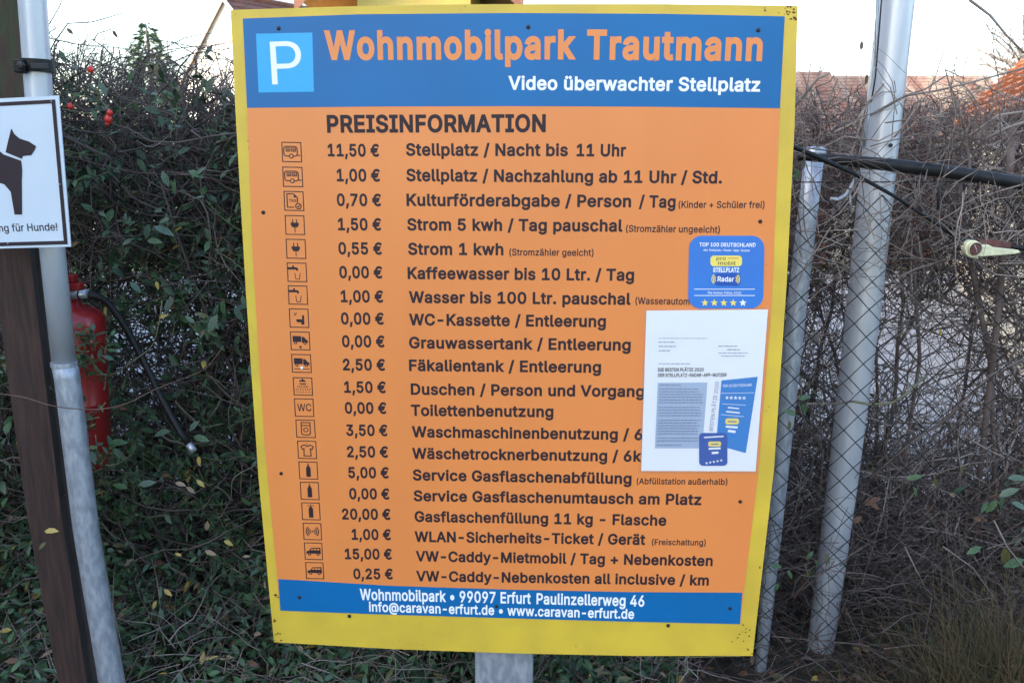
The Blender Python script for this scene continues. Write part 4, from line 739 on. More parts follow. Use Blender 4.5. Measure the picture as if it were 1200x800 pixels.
def leaf_parts(parent, base, d, nrm, L, W, mi, sel):
    """the leaves that show largest, each its own object on shared meshes"""
    protos = {}
    inv = off(parent)
    for i in sel:
        key = int(mi[i])
        if key not in protos:
            V, T = leaf_mesh_arrays(np.zeros((1, 3)), np.array([[1., 0, 0]]), np.array([[0, 0, 1.]]), np.ones(1), np.array([.40])); me = tri_mesh('leaf', V, T); me.materials.append(leafm[key]); protos[key] = me
        x = Vector(d[i]).normalized(); s = x.cross(Vector(nrm[i])).normalized(); u = s.cross(x)
        Mx = Matrix((( x.x, -s.x, u.x, base[i][0]), (x.y, -s.y, u.y, base[i][1]), (x.z, -s.z, u.z, base[i][2]), (0, 0, 0, 1)))
        o = bpy.data.objects.new('leaf', protos[key]); col.objects.link(o); o.parent = parent
        o.matrix_basis = inv @ Mx @ Matrix.Diagonal((L[i], W[i] / .40, L[i], 1)).to_4x4()
def add_leaves(parent, base, d, nrm, L, W, mi, nparts, name='foliage', pxr=None):
    px, py = project(base); vis = (px > 2) & (px < 1198) & (py > 0) & (py < 798)
    if pxr is not None: vis &= (px > pxr[0]) & (px < pxr[1])
    size = np.where(vis, L / np.maximum(base[:, 1], .1), 0); order = np.argsort(-size)[:nparts]; sel = [int(i) for i in order if size[i] > 0]
    leaf_parts(parent, base, d, nrm, L, W, mi, sel)
    keep = np.ones(len(base), bool); keep[sel] = False
    V, T = leaf_mesh_arrays(base[keep], d[keep], nrm[keep], L[keep], W[keep])
    xf = off(parent); Rm = np.array(xf.to_3x3()); V = V @ Rm.T + np.array(xf.translation)
    me = tri_mesh(name, V, T, np.repeat(mi[keep], 8)); o = link(name, me, leafm, parent, kind='stuff'); return o
def add_tubes(parent, parts, name, m, kind='stuff'):
    V, T = join(parts); xf = off(parent); Rm = np.array(xf.to_3x3()); V = V @ Rm.T + np.array(xf.translation)
    return link(name, tri_mesh(name, V, T, smooth=True), m, parent, kind=kind)

# ---------------------------------------------------------------- the two hedges
def hedge(name, label, x0, x1, yf, yb, ztop, nstem, ntw, nfine, nsprout, twm, leafspec, nparts, pxr, low=.0, dens=None):
    h = empty(name, ((x0 + x1) / 2, (yf + yb) / 2, 0), label, 'hedge')
    # main stems, each a part
    for i in range(nstem):
        x = x0 + (x1 - x0) * (i + rng.uniform(.2, .8)) / nstem; y = rng.uniform(yf + .1, yb)
        K = 12; hgt = ztop(x) * rng.uniform(.75, .98)
        p = walk(np.array([[x, y, -.03]]), np.array([[rng.normal() * .12, rng.normal() * .05, 1]]), np.array([hgt / (K - 1)]), K, .11, lift=.08)
        p[0, :, 1] = np.clip(p[0, :, 1], yf, yb + .1)
        r = np.linspace(rng.uniform(.007, .016), .003, K)[None]
        V, T = tubes(p, r, 5); xf = off(h); V = V + np.array(xf.translation)
        link('stem', tri_mesh('stem', V, T, smooth=True), twm[0], h)
        fk = p[0, rng.integers(3, 8)]; q = walk(fk[None], np.array([[rng.choice([-.7, .7]), rng.normal() * .2, .8]]), np.array([.085]), 8, .12); V, T = tubes(q, np.linspace(r[0, 5] * .8, .002, 8)[None], 5); V = V + np.array(xf.translation)
        link('branch', tri_mesh('branch', V, T, smooth=True), twm[0], h)
    parts = []
    def zone(n, lo=.05, hi=1.0):
        x = rng.uniform(x0, x1, n * 2); y = rng.uniform(yf, yb, n * 2); zt = np.array([ztop(a) for a in x]); z = zt * rng.uniform(lo, hi, n * 2)
        pr = dens(x, y, z) if dens else np.ones(n * 2); k = rng.uniform(size=n * 2) < pr
        return np.stack([x, y, z], 1)[k][:n]
    s = zone(ntw, 0, .93); n = len(s); d = rand_unit(n) * np.array([1, .5, .7]); d[:, 2] += .45
    p1 = walk(s, d, rng.uniform(.035, .075, n), 9, .24, lift=.01); zt = np.array([ztop(a) for a in s[:, 0]])
    p1[:, :, 1] = np.clip(p1[:, :, 1], yf - .12, yb + .2)
    over = p1[:, :, 2] - (zt[:, None] + .03); p1[:, :, 2] = np.where(over > 0, zt[:, None] + .03 + over * .25, p1[:, :, 2])
    parts.append(tubes(p1, np.linspace(1, .35, 9)[None] * rng.uniform(.0016, .0042, n)[:, None]))
    s2 = zone(nfine, 0, .98); n2 = len(s2); d = rand_unit(n2) * np.array([1, .6, .8]); d[:, 2] += .25
    p2 = walk(s2, d, rng.uniform(.02, .05, n2), 6, .35); zt2 = np.array([ztop(a) for a in s2[:, 0]])
    over = p2[:, :, 2] - (zt2[:, None] + .04); p2[:, :, 2] = np.where(over > 0, zt2[:, None] + .04 + over * .3, p2[:, :, 2])
    parts2 = [tubes(p2, np.linspace(1, .5, 6)[None] * rng.uniform(.0008, .0019, n2)[:, None])]
    # shoots sticking up out of the clipped top
    x = rng.uniform(x0, x1, nsprout); zt3 = np.array([ztop(a) for a in x]); s3 = np.stack([x, rng.uniform(yf, yb, nsprout), zt3 - rng.uniform(.02, .12, nsprout)], 1)
    d = rng.normal(size=(nsprout, 3)) * np.array([.55, .35, .15]); d[:, 2] += .8
    p3 = walk(s3, d, rng.uniform(.008, .030, nsprout) * rng.choice([.5, .8, 1.3], nsprout), 7, .22); parts.append(tubes(p3, np.linspace(1, .4, 7)[None] * rng.uniform(.0012, .0028, nsprout)[:, None]))
    fk = p3[np.arange(nsprout), rng.integers(2, 5, nsprout)]; d = rng.normal(size=(nsprout, 3)) * np.array([.8, .5, .3]); d[:, 2] += .5
    p4 = walk(fk, d, rng.uniform(.008, .022, nsprout), 5, .25); parts2.append(tubes(p4, np.linspace(1, .5, 5)[None] * np.full((nsprout, 1), .0011)))
    add_tubes(h, parts, 'twigs', twm[1]); add_tubes(h, parts2, 'fine_twigs', twm[2])
    # leaves on the twigs, in opposite pairs near the ends
    nl, lfun, wts, Lr = leafspec
    cand = np.concatenate([p1[:, 2:].reshape(-1, 3), p2[:, 1:].reshape(-1, 3)]); cd = np.concatenate([np.gradient(p1, axis=1)[:, 2:].reshape(-1, 3), np.gradient(p2, axis=1)[:, 1:].reshape(-1, 3)])
    pr = lfun(cand) ; pr = pr / pr.sum(); idx = rng.choice(len(cand), nl // 2, p=pr, replace=True)
    b = np.repeat(cand[idx], 2, 0); t = np.repeat(cd[idx], 2, 0); t /= np.linalg.norm(t, axis=1, keepdims=True) + 1e-9
    side = rand_unit(nl // 2); side = np.stack([side, -side], 1).reshape(-1, 3)
    d = t * .6 + side * .8 + rng.normal(size=b.shape) * .15; d[:, 2] -= .12
    nrm = rand_unit(len(b)) * .55 + np.array([0, -.35, .75]); L = rng.uniform(*Lr, len(b)) * np.repeat(rng.choice([.7, 1, 1.25], len(idx)), 2); W = L * rng.uniform(.34, .46, len(b))
    add_leaves(h, b + rng.normal(size=b.shape) * .004, d, nrm, L, W, pick(len(b), wts), nparts, pxr=pxr)
    return h
ztL = lambda x: float(np.interp(x, [-3.2, -1.55, -1.3, -1.0, -.75, .2, .6], [1.88, 1.90, 1.86, 1.80, 1.795, 1.78, 1.76])) + .02 * math.sin(x * 17) + .015 * math.sin(x * 41 + 1)
ztR = lambda x: float(np.interp(x, [.3, .95, 1.3, 1.7, 3.4], [1.74, 1.72, 1.70, 1.71, 1.78])) + .025 * math.sin(x * 13 + 2) + .02 * math.sin(x * 37)
def leafy_shoots(h, starts, d0, nleaf, step, Lr, wts, nparts, pxr):
    n = len(starts); K = nleaf + 2; p = walk(starts, d0, step, K, .16, lift=.03)
    add_tubes(h, [tubes(p, np.linspace(.0019, .0008, K)[None] * np.ones((n, 1)))], 'shoots', F['twig_green'])
    t = np.gradient(p, axis=1)[:, 1:-1]; t /= np.linalg.norm(t, axis=2, keepdims=True); b = p[:, 1:-1]; a = np.cross(t, np.array([0, -1., .2])); a /= np.linalg.norm(a, axis=2, keepdims=True)
    tw = rng.uniform(0, 3.14, (n, 1)) + np.arange(nleaf)[None] * 1.2; c = np.cross(t, a); s = a * np.cos(tw)[..., None] + c * np.sin(tw)[..., None]
    base = np.concatenate([b, b]).reshape(-1, 3); sd = np.concatenate([s, -s]).reshape(-1, 3); tt = np.concatenate([t, t]).reshape(-1, 3)
    d = sd * .85 + tt * rng.uniform(.3, .9, (len(base), 1)) + rng.normal(size=base.shape) * .12; nrm = tt * .8 + rng.normal(size=base.shape) * .25 + np.array([0, -.3, .5])
    L = rng.uniform(*Lr, len(base)) * np.tile(np.repeat(rng.uniform(.7, 1.2, n), nleaf), 2); mi = pick(len(base), wts); keep = rng.uniform(size=len(base)) < .88
    add_leaves(h, base[keep], d[keep], nrm[keep], L[keep], (L * rng.uniform(.33, .44, len(L)))[keep], mi[keep], nparts, name='shoot_leaves', pxr=pxr)
def denL(x, y, z):
    gap = np.exp(-((z - .98) / .16) ** 2) * .74 * np.clip((x + 1.75) * 3, 0, 1); return np.clip(1 - gap * (.75 + .5 * np.sin(x * 9)), .05, 1)
def lfL(p):
    z = p[:, 2]; w_ = .25 + 1.1 * np.clip((1.15 - z) / .6, 0, 1) + .6 * np.clip(1 - np.abs(z - 1.4) / .4, 0, 1)
    w_ = w_ * np.where(p[:, 1] < 2.65, 1.6, .7); w_ *= np.clip((1.86 - z) * 3 + .3, .25, 1)
    return np.maximum(w_ * (.35 + .65 * (np.sin(p[:, 0] * 11 + 2) * np.sin(z * 13) * .5 + .5)), .01)
lh = hedge('leafy_hedge', 'leafy green hedge with tangled twigs left of the price board', -3.2, .35, 2.36, 2.95, ztL, 26, 11500, 30000, 1000, (F['twig_dark'], F['twig_dark'], F['twig_dark']),
      (46000, lfL, [40, 32, 18, 4, .8, 1.6, .8], (.022, .044)), 130, (60, 300), dens=denL)
n = 2300; x = rng.uniform(-3, .3, n); z = np.concatenate([rng.uniform(.1, 1.2, 1500), rng.uniform(1.1, 1.74, 800)]); k = np.sin(x * 9 + 1) * np.sin(z * 11 + x * 3) > -.35
s = np.stack([x, rng.uniform(2.26, 2.48, n), z], 1)[k]; n = len(s); d = rng.normal(size=(n, 3)) * np.array([.8, .25, .5]); d[:, 1] -= .25; d[:, 2] += .35
leafy_shoots(lh, s, d, 7, rng.uniform(.010, .019, n), (.018, .036), [34, 38, 22, 4, .6, .6, .3], 70, (60, 300))
n = 26; s = np.array([P(rng.uniform(84, 126), rng.uniform(395, 560), rng.uniform(2.0, 2.05)) for _ in range(n)]); d = rng.normal(size=(n, 3)) * np.array([.8, .2, .6]); d[:, 2] += .2
leafy_shoots(lh, s, d, 5, rng.uniform(.008, .014, n), (.018, .034), [34, 38, 22, 4, .6, .6, .3], 60, (60, 140))
def denR(x, y, z):
    gap = np.exp(-((z - .84) / .36) ** 2) * np.where(x > 1.05, .93, .6) * np.clip((2.3 - x) * 3, .3, 1); return np.clip(1 - gap * (.85 + .25 * np.sin(x * 7 + z * 5)), .07, 1)
def lfR(p):
    z = p[:, 2]; px, py = project(p)
    w_ = .06 + 1.5 * np.exp(-(((px - 1170) / 30) ** 2 + ((py - 600) / 45) ** 2)) + .25 * np.clip((.45 - z) / .4, 0, 1) + 1.2 * np.exp(-(((px - 915) / 28) ** 2 + ((py - 470) / 25) ** 2)) + .7 * np.exp(-(((px - 925) / 35) ** 2 + ((py - 665) / 25) ** 2))
    return w_
hedge('bare_hedge', 'bare twiggy winter hedge behind the chain-link fence on the right', .35, 3.4, 2.62, 3.2, ztR, 24, 7500, 20000, 800, (F['twig_dark'], F['twig_grey'], F['twig_red']),
      (1500, lfR, [12, 30, 10, 14, 5, 18, 8], (.02, .045)), 90, (890, 1200), dens=denR)
# ---------------------------------------------------------------- left poles and what they carry
def thing_mesh(mb, name, m, label, cat, **k):
    o = mb.build(name, m, **k); return tag(o, label, cat)
YP = 1.93
def wood_post():
    h = empty('wooden_post', Pz(110, 900) * 0 + Vector((P(100, 900, 2.02).x, 2.02, 0)), 'dark brown squared wooden post beside the left metal pole', 'post')
    top = P(-6, -60, 2.02); T = [(-18, 125), (-10, 290), (8.5, 440), (32, 604), (68, 800), (96, 930)]; Rr = [(22, 125), (34.5, 292), (52, 440), (72, 604), (102, 800), (126, 930)]
    fl = [P(x, y, 1.995) for x, y in T]; fr = [P(x, y, 1.995) for x, y in Rr]
    n = len(fl); mb = MB(); bk = Vector((0, .085, 0)); vs = []
    for a, b in zip(fl, fr): vs += [a, b, b + bk, a + bk]
    zc = 0
    for i in range(n - 1):
        o = i * 4; mb_f = [(o, o + 1, o + 5, o + 4), (o + 2, o + 3, o + 7, o + 6), (o + 3, o, o + 4, o + 7)]
        mb.f += mb_f; mb.m += [0] * 3; mb.f.append((o + 1, o + 2, o + 6, o + 5)); mb.m.append(1)
    mb.v = [tuple(v) for v in vs]; mb.f += [(3, 2, 1, 0), (4 * n - 4, 4 * n - 3, 4 * n - 2, 4 * n - 1)]; mb.m += [0, 0]
    mb.build('post_body', [M['wood'], M['wood_side']], h)
    # batten screwed to the post's right side, greyer, between post and pole
    T2 = [(33, 125), (47, 292), (63, 450), (85, 604), (117, 800), (142, 930)]; mb = MB(); vs = []
    fr2 = [P(x, y, 2.02) for x, y in [(22.4, 125), (34.9, 292), (52.4, 440), (72.4, 604), (102.4, 800), (126.4, 930)]]
    for a, b in zip(fr2, [P(x, y, 2.02) for x, y in T2]): vs += [a, b, b + bk * .7, a + bk * .7]
    mb.v = [tuple(v) for v in vs]
    for i in range(len(T2) - 1):
        o = i * 4
        for q in range(4): mb.f.append((o + q, o + (q + 1) % 4, o + 4 + (q + 1) % 4, o + 4 + q)); mb.m.append(0)
    mb.f += [(3, 2, 1, 0), (20, 21, 22, 23)]; mb.m += [0, 0]; mb.build('side_batten', M['wood_side'], h)
wood_post()
# mossy board with a sloping top edge behind the pole, top left
ab = [(-60, -60), (14, -60), (22, -10), (27, 8), (24.5, 20), (26, 70), (32, 130), (-60, 130)]
mb = MB(); Fv = [P(x - 0, y, 2.13) for x, y in ab]; Bv = [v + Vector((0, .03, 0)) for v in Fv]; n = len(Fv)
mb.add(Fv + Bv, [tuple(range(n)), tuple(range(2 * n - 1, n - 1, -1))] + [(i, n + i, n + (i + 1) % n, (i + 1) % n) for i in range(n)])
mb.v = [tuple(Vector(v)) for v in mb.v]; tag(mb.build('mossy_board', M['moss']), 'mossy dark board behind the top of the left metal pole', 'board')
# metal pole in two lengths
pl = empty('metal_pole', (P(131, 800, YP).x + .02, YP, 0), 'round galvanised metal pole carrying the dog notice on the left', 'pole')
def rad(wpx, Y, py): return wpx / 2 * (P(600, py, Y) - Vector((0, 0, CAMZ))).length / FPX / math.sqrt(1 + ((py - 400) / FPX) ** 2)
MB().tube([P(x, y, YP) for x, y in [(35.8, -60), (38, 0), (45.5, 110), (61, 290), (75.4, 427)]], [rad(31, YP, 0)] * 2 + [rad(30, YP, 110), rad(27.5, YP, 290), rad(26.5, YP, 427)], 28).build('upper_tube', M['galv_pole'], pl, smooth=True)
MB().tube([P(x, y, YP) for x, y in [(75.2, 425), (78.7, 442), (101, 620), (131.5, 800), (170, 990)]], [rad(28, YP, 430)] * 2 + [rad(28, YP, 620), rad(28, YP, 800), rad(28, YP, 900)], 28).build('lower_tube', M['galv_dull'], pl, smooth=True)
MB().tube([P(45.8 - .6, 424 - 0, YP) * 0 + P(75, 423.5, YP), P(75.5, 428.5, YP)], rad(29.2, YP, 428), 28).build('collar', M['galv_dull'], pl, smooth=False)
cl = empty('pipe_clamp', P(42, 88, 1.9), 'dark metal pipe clamp around the left pole above the dog notice', 'clamp')
a, b = P(42.2, 70, YP), P(43.6, 85, YP); MB().tube([a, b], rad(38, YP, 78), 28).build('band', M['black'], cl, smooth=False)
MB().box(P(26, 78, 1.9), (.020, .035, .028)).build('lug', M['black'], cl, bevel=.003)
MB().lathe([(0, .006), (.006, .005), (.009, .002), (.009, -.004)], 6, P(24.5, 77, 1.875), M=Matrix.Rotation(R(90), 3, 'X')).build('bolt', M['screw'], cl)
MB().box(P(46, 77.5, 1.885), (.036, .006, .011)).build('tongue', M['wire'], cl, bevel=.001)

# fire extinguisher hanging behind the pole
YE = 2.13
fe = empty('fire_extinguisher', P(98, 548, YE), 'red fire extinguisher hanging in the hedge behind the left pole', 'fire extinguisher')
c0, c1 = P(84, 362, YE), P(93, 545, YE); ax = (c1 - c0); Hh = ax.length; zz = -ax.normalized(); xx = Vector((0, 1, 0)).cross(zz).normalized(); yy = zz.cross(xx)
MX = Matrix((xx, yy, zz)).transposed(); r_ = rad(71, YE, 450)
prof = [(0, 0), (r_ * .8, 0), (r_ * .93, .01), (r_, .03), (r_, Hh * .42), (r_ * 1.012, Hh * .425), (r_ * 1.012, Hh * .435), (r_, Hh * .44), (r_, Hh * .80), (r_ * 1.012, Hh * .805), (r_ * 1.012, Hh * .82), (r_, Hh * .825), (r_, Hh * .92), (r_ * .96, Hh * .955), (r_ * .84, Hh * .985), (r_ * .55, Hh * 1.01), (r_ * .3, Hh * 1.03), (r_ * .26, Hh * 1.07), (0, Hh * 1.07)]
MB().lathe(prof, 36, c1, M=MX).build('cylinder', M['red'], fe, smooth=True)
MB().tube([P(80, 347, YE - .01), P(104, 344, YE - .03)], .011, 12).build('valve', M['galv'], fe, smooth=True)
MB().tube([P(93, 345, YE - .02), P(95, 345, YE - .02)], .014, 12).build('valve_ring', M['black'], fe)
MB().box(P(86, 335, YE), (.045, .03, .02), M=MX).build('cap', M['red'], fe, bevel=.004)
MB().box(P(84, 326, YE), (.02, .03, .018), M=MX).build('trigger', M['red'], fe, bevel=.003)
MB().box(P(72, 400, YE - .02), (.09, .02, .03)).build('bracket', M['screw'], fe)
HP = [(103, 344), (112, 347), (121, 351), (129, 358), (140, 372), (150, 388), (160, 407), (168, 422), (177, 440), (187, 462), (199, 484), (212, 507), (221, 520)]
MB().tube([P(x, y, YE - .03 + .04 * math.sin(i / 12 * 3.1)) for i, (x, y) in enumerate(HP)], [.0105] * 2 + [.0085] * 11, 12).build('hose', M['black'], fe, smooth=True)
MB().tube([P(221, 520, YE - .03), P(228, 529, YE - .035)], .0095, 12).build('nozzle', M['galv'], fe, smooth=True)

# ---------------------------------------------------------------- right poles, pipe, cable, fence
rp = empty('tall_steel_pole', P(961, 757, 2.52), 'thick tall galvanised pole behind the chain-link fence right of the price board', 'pole')
YR = 2.50
RPt = [(1058, -70, 44), (1050, 0, 42.5), (1034, 150, 41.5), (1013.5, 350, 39.5), (986, 575, 34.5), (961.5, 757, 30.5), (956, 800, 30)]
rp.location = (P(961.5, 757, YR).x, YR, 0)
MB().tube([P(x, y, YR) for x, y, w_ in RPt], [rad(w_, YR, y) * .97 for x, y, w_ in RPt], 32).build('tube', M['galv_pole'], rp, smooth=True)
MB().tube([P(961.3, 758, YR), P(958.5, 778, YR)], rad(32.5, YR, 765), 28).build('rusted_foot', M['rust'], rp, smooth=True)
MB().lathe([(0, .002), (.006, .002), (.006, 0)], 10, P(1043.5, 170.5, YR - .056), M=Matrix.Rotation(R(90), 3, 'X')).build('bolt_hole', M['screw'], rp)
cb = empty('conduit_bundle', (P(1013, 172, 2.46).x, 2.45, 1.75), 'thin grey conduit and cable running up the left side of the tall pole', 'cable')
MB().tube([P(x, y, 2.45) for x, y in [(1034, -60), (1028.5, 0), (1026.5, 60), (1022, 100), (1017, 140), (1012.5, 172)]], .0048, 8).build('conduit', M['galv_dull'], cb, smooth=True)
MB().tube([P(x, y, 2.44) for x, y in [(1039, -60), (1033, 0), (1029.5, 45), (1026, 90), (1021, 120)]], .0022, 6).build('cable', M['black'], cb, smooth=True)
fp = empty('fence_post', (P(891, 788, 2.40).x, 2.40, 0), 'slimmer grey fence post next to the right edge of the price board', 'post')
FP = [(955, 176, 22.5), (945, 262, 22.5), (935, 350, 22), (922, 470, 21.5), (911, 575, 20.5), (898, 710, 16), (891, 785, 13), (888, 812, 13)]
MB().tube([P(x, y, 2.40) for x, y, w_ in FP], [rad(w_, 2.40, y) for x, y, w_ in FP], 24).build('tube', M['galv_dull'], fp, smooth=True)
MB().lathe([(.0, .012), (.02, .010), (.030, .004), (.0305, -.012), (.0285, -.014)], 20, P(955.2, 176.5, 2.40)).build('cap', M['galv'], fp, smooth=True)
YF = 2.33
fence = empty('chain_link_fence', (1.3, YF, 0), 'dark chain-link mesh fence crossing in front of the right poles', 'fence')
pit = .078; x0 = .02; ztop = P(1000, 214, YF).z; zb = .03; nseg = int((ztop - zb) / (pit / 2)); rf_ = random.Random(2)
wob = lambda x, z: (.006 * math.sin(3.1 * z + 2 * x) + .004 * math.sin(9 * x + z), .012 * math.sin(2 * x + 1.7 * z))
for i in range(66):
    xc = x0 + i * pit / 2; pts = []
    for k in range(nseg + 1):
        z = zb + k * pit / 2; x = xc + (pit / 2 if (k + i) % 2 else 0) ; dx, dy = wob(x, z); top = .02 * (x - 1.3)
        pts.append((x + dx, YF + dy + .0016 * (1 if (k % 2) else -1), z + .004 * math.sin(7 * x)))
    mb = MB().tube(pts, .0021, 4, caps=False); mb.build('wire', M['wire'], fence, smooth=True)
zt_ = ztop
MB().tube([(x0, YF, zt_), (x0 + 1.4, YF + .004, zt_ + .002), (x0 + 2.7, YF, zt_)], .002, 6).build('line_wire', M['black'], fence, smooth=True)
bp = empty('black_pipe', P(1090, 200, 2.27), 'thick black plastic pipe running along the top of the chain-link fence', 'pipe')
MB().tube([P(x, y, 2.26) for x, y in [(935, 184), (965, 185.5), (1000, 189), (1050, 194), (1100, 200), (1150, 207), (1200, 215), (1290, 230)]], [.008, .011, .015, .0168, .0168, .0168, .0168, .0168], 20).build('pipe', M['blackpipe'], bp, smooth=True)
hk = [(1099, 246), (1100, 225), (1101, 218), (1106, 210), (1108, 200), (1106, 194.5), (1101, 194)]
MB().tube([P(x, y, 2.225) for x, y in hk], .0035, 8).build('hanger', M['wire'], bp, smooth=True)
hb2 = MB().tube([P(x, y, 2.28) for x, y in [(973, 233), (982, 234), (991, 229), (996, 222), (1004, 207), (1008, 200)]], [.005, .006, .006, .0055, .005, .004], 8)
hb2.tube([P(996, 226, 2.28), P(997, 250, 2.285)], .003, 6)
tag(hb2.build('wire_hook', M['galv_dull'], smooth=True), 'pale bent metal hook on the fence between the two right posts', 'hook')
cab = MB().tube([P(x, y, 2.22) for x, y in [(905, 160), (930, 172), (958, 184), (1000, 203), (1050, 231), (1100, 264), (1134, 288)]], [.005, .006, .007, .0055, .0045, .004, .0038], 8)
tag(cab.build('black_cable', M['black'], smooth=True), 'black cable slanting down from the board to the cream clamp', 'cable')
tc = empty('cable_clamp', P(1160, 295, 2.22), 'cream teardrop-shaped cable tension clamp hanging at the right edge', 'clamp')
o_ = [(1141 + 10.5 * math.cos(R(a)), 292 + 10.5 * math.sin(R(a))) for a in range(50, 311, 20)]
o_ = [(1150, 301)] + o_ + [(1152, 287.5), (1159, 287), (1165, 290), (1175, 291), (1194, 293.2), (1197.5, 296), (1190, 297.8), (1170, 299.5)]
Fv = [P(x, y, 2.20) for x, y in o_]; Bv = [v + Vector((0, .022, 0)) for v in Fv]; n = len(Fv); mb = MB()
mb.add(Fv + Bv, [tuple(range(n)), tuple(range(2 * n - 1, n - 1, -1))] + [(i, n + i, n + (i + 1) % n, (i + 1) % n) for i in range(n)]); mb.build('clamp_body', M['cream'], tc, bevel=.003)
MB().lathe([(.0165, .003), (.0185, .0), (.0165, -.003), (.0155, -.001)], 20, P(1143, 291.5, 2.197), M=Matrix.Rotation(R(90), 3, 'X')).build('eye_rim', M['cream'], tc, smooth=True)
MB().lathe([(0, .001), (.0135, .0015), (.016, .0)], 20, P(1143, 291.5, 2.197), M=Matrix.Rotation(R(90), 3, 'X')).build('eye', M['brownp'], tc)
MB().tube([P(1142, 287, 2.19), P(1144, 292, 2.189), P(1145, 296, 2.19)], .0014, 6).build('wire_loop', M['galv'], tc)
w_ = [(1147, 281), (1160, 280.5), (1186, 284), (1185, 291.5), (1160, 291), (1148, 288)]
Fv = [P(x, y, 2.225) for x, y in w_]; Bv = [v + Vector((0, .014, 0)) for v in Fv]; n = len(Fv)
MB().add(Fv + Bv, [tuple(range(n)), tuple(range(2 * n - 1, n - 1, -1))] + [(i, n + i, n + (i + 1) % n, (i + 1) % n) for i in range(n)]).build('wedge', M['brownp'], tc, bevel=.002)
MB().tube([P(1183, 288, 2.23), P(1200, 291.5, 2.23), P(1260, 300, 2.23)], .005, 8).build('cable_tail', M['black'], tc, smooth=True)

# ---------------------------------------------------------------- rose cane with hips
rs = empty('rose_bush', (P(150, 600, 2.3).x, 2.33, 0), 'thin rose canes with red hips rising in front of the leafy hedge', 'rose bush')
canes = [([(120, 58), (117, 75), (116, 100), (115, 115), (121, 121), (128, 130)], .0022, 2.26, 'twig_green'), ([(73, 128), (90, 131), (108, 134)], .0016, 2.26, 'twig_green'), ([(115, 100), (113, 133), (110, 136)], .0014, 2.27, 'twig_green'),
         ([(58, 45), (90, 52), (120, 55), (150, 60), (175, 92), (205, 130)], .0016, 2.3, 'twig_grey'), ([(0, 461), (30, 466), (60, 475), (90, 479), (120, 479), (150, 472), (180, 457), (205, 447), (240, 432), (262, 405)], .0014, 1.86, 'twig_red'),
         ([(85, 452), (115, 445), (135, 437), (160, 420), (178, 405), (186, 380), (190, 352)], .0021, 2.12, 'twig_green'), ([(188, 200), (225, 205), (260, 212), (290, 218)], .0014, 2.3, 'twig_red'), ([(160, 165), (180, 172), (205, 150), (222, 118)], .0012, 2.3, 'twig_grey'),
         ([(205, 470), (225, 490), (238, 500), (262, 496)], .0013, 2.2, 'twig_green'), ([(178, 655), (184, 680), (188, 712)], .0018, 2.16, 'twig_grey'), ([(92, 75), (84, 52), (80, 34)], .001, 2.2, 'twig_grey'), ([(118, 75), (128, 52), (134, 36)], .001, 2.3, 'twig_grey'), ([(255, 610), (270, 585), (274, 560), (300, 545)], .0014, 2.2, 'twig_grey'), ([(232, 742), (236, 725), (245, 705)], .0014, 2.16, 'twig_red')]
for pts, r, Y, m_ in canes:
    q = [Vector(P(x, y, Y + .01 * math.sin(i * 2.1))) for i, (x, y) in enumerate(pts)]; fine = []
    for i in range(len(q) - 1):
        p0, p1, p2, p3 = q[max(i - 1, 0)], q[i], q[i + 1], q[min(i + 2, len(q) - 1)]
        for k in range(5):
            t = k / 5; fine.append(.5 * ((2 * p1) + (p2 - p0) * t + (2 * p0 - 5 * p1 + 4 * p2 - p3) * t * t + (3 * p1 - p0 - 3 * p2 + p3) * t ** 3))
    fine.append(q[-1]); MB().tube(fine, [r * (1 - .4 * i / len(fine)) for i in range(len(fine))], 6).build('cane', F[m_], rs, smooth=True)
M['hip'] = mat('rose_hip_red', (.55, .03, .02), .3)
for x, y, r in [(106, 82, .0085), (82, 125, .008), (128.5, 132.5, .008), (127, 140, .0105), (126, 145, .006)]:
    mb = MB(); mb.lathe([(0, -r), (r * .7, -r * .75), (r, 0), (r * .75, r * .7), (r * .3, r * 1.1), (0, r * 1.15)], 14, P(x, y, 2.24)); mb.build('rose_hip', M['hip'], rs, smooth=True)
bl = lambda lst: lst
LV = []   # hand placed leaves: px, py, angle (deg, photo plane), length px, material, Y
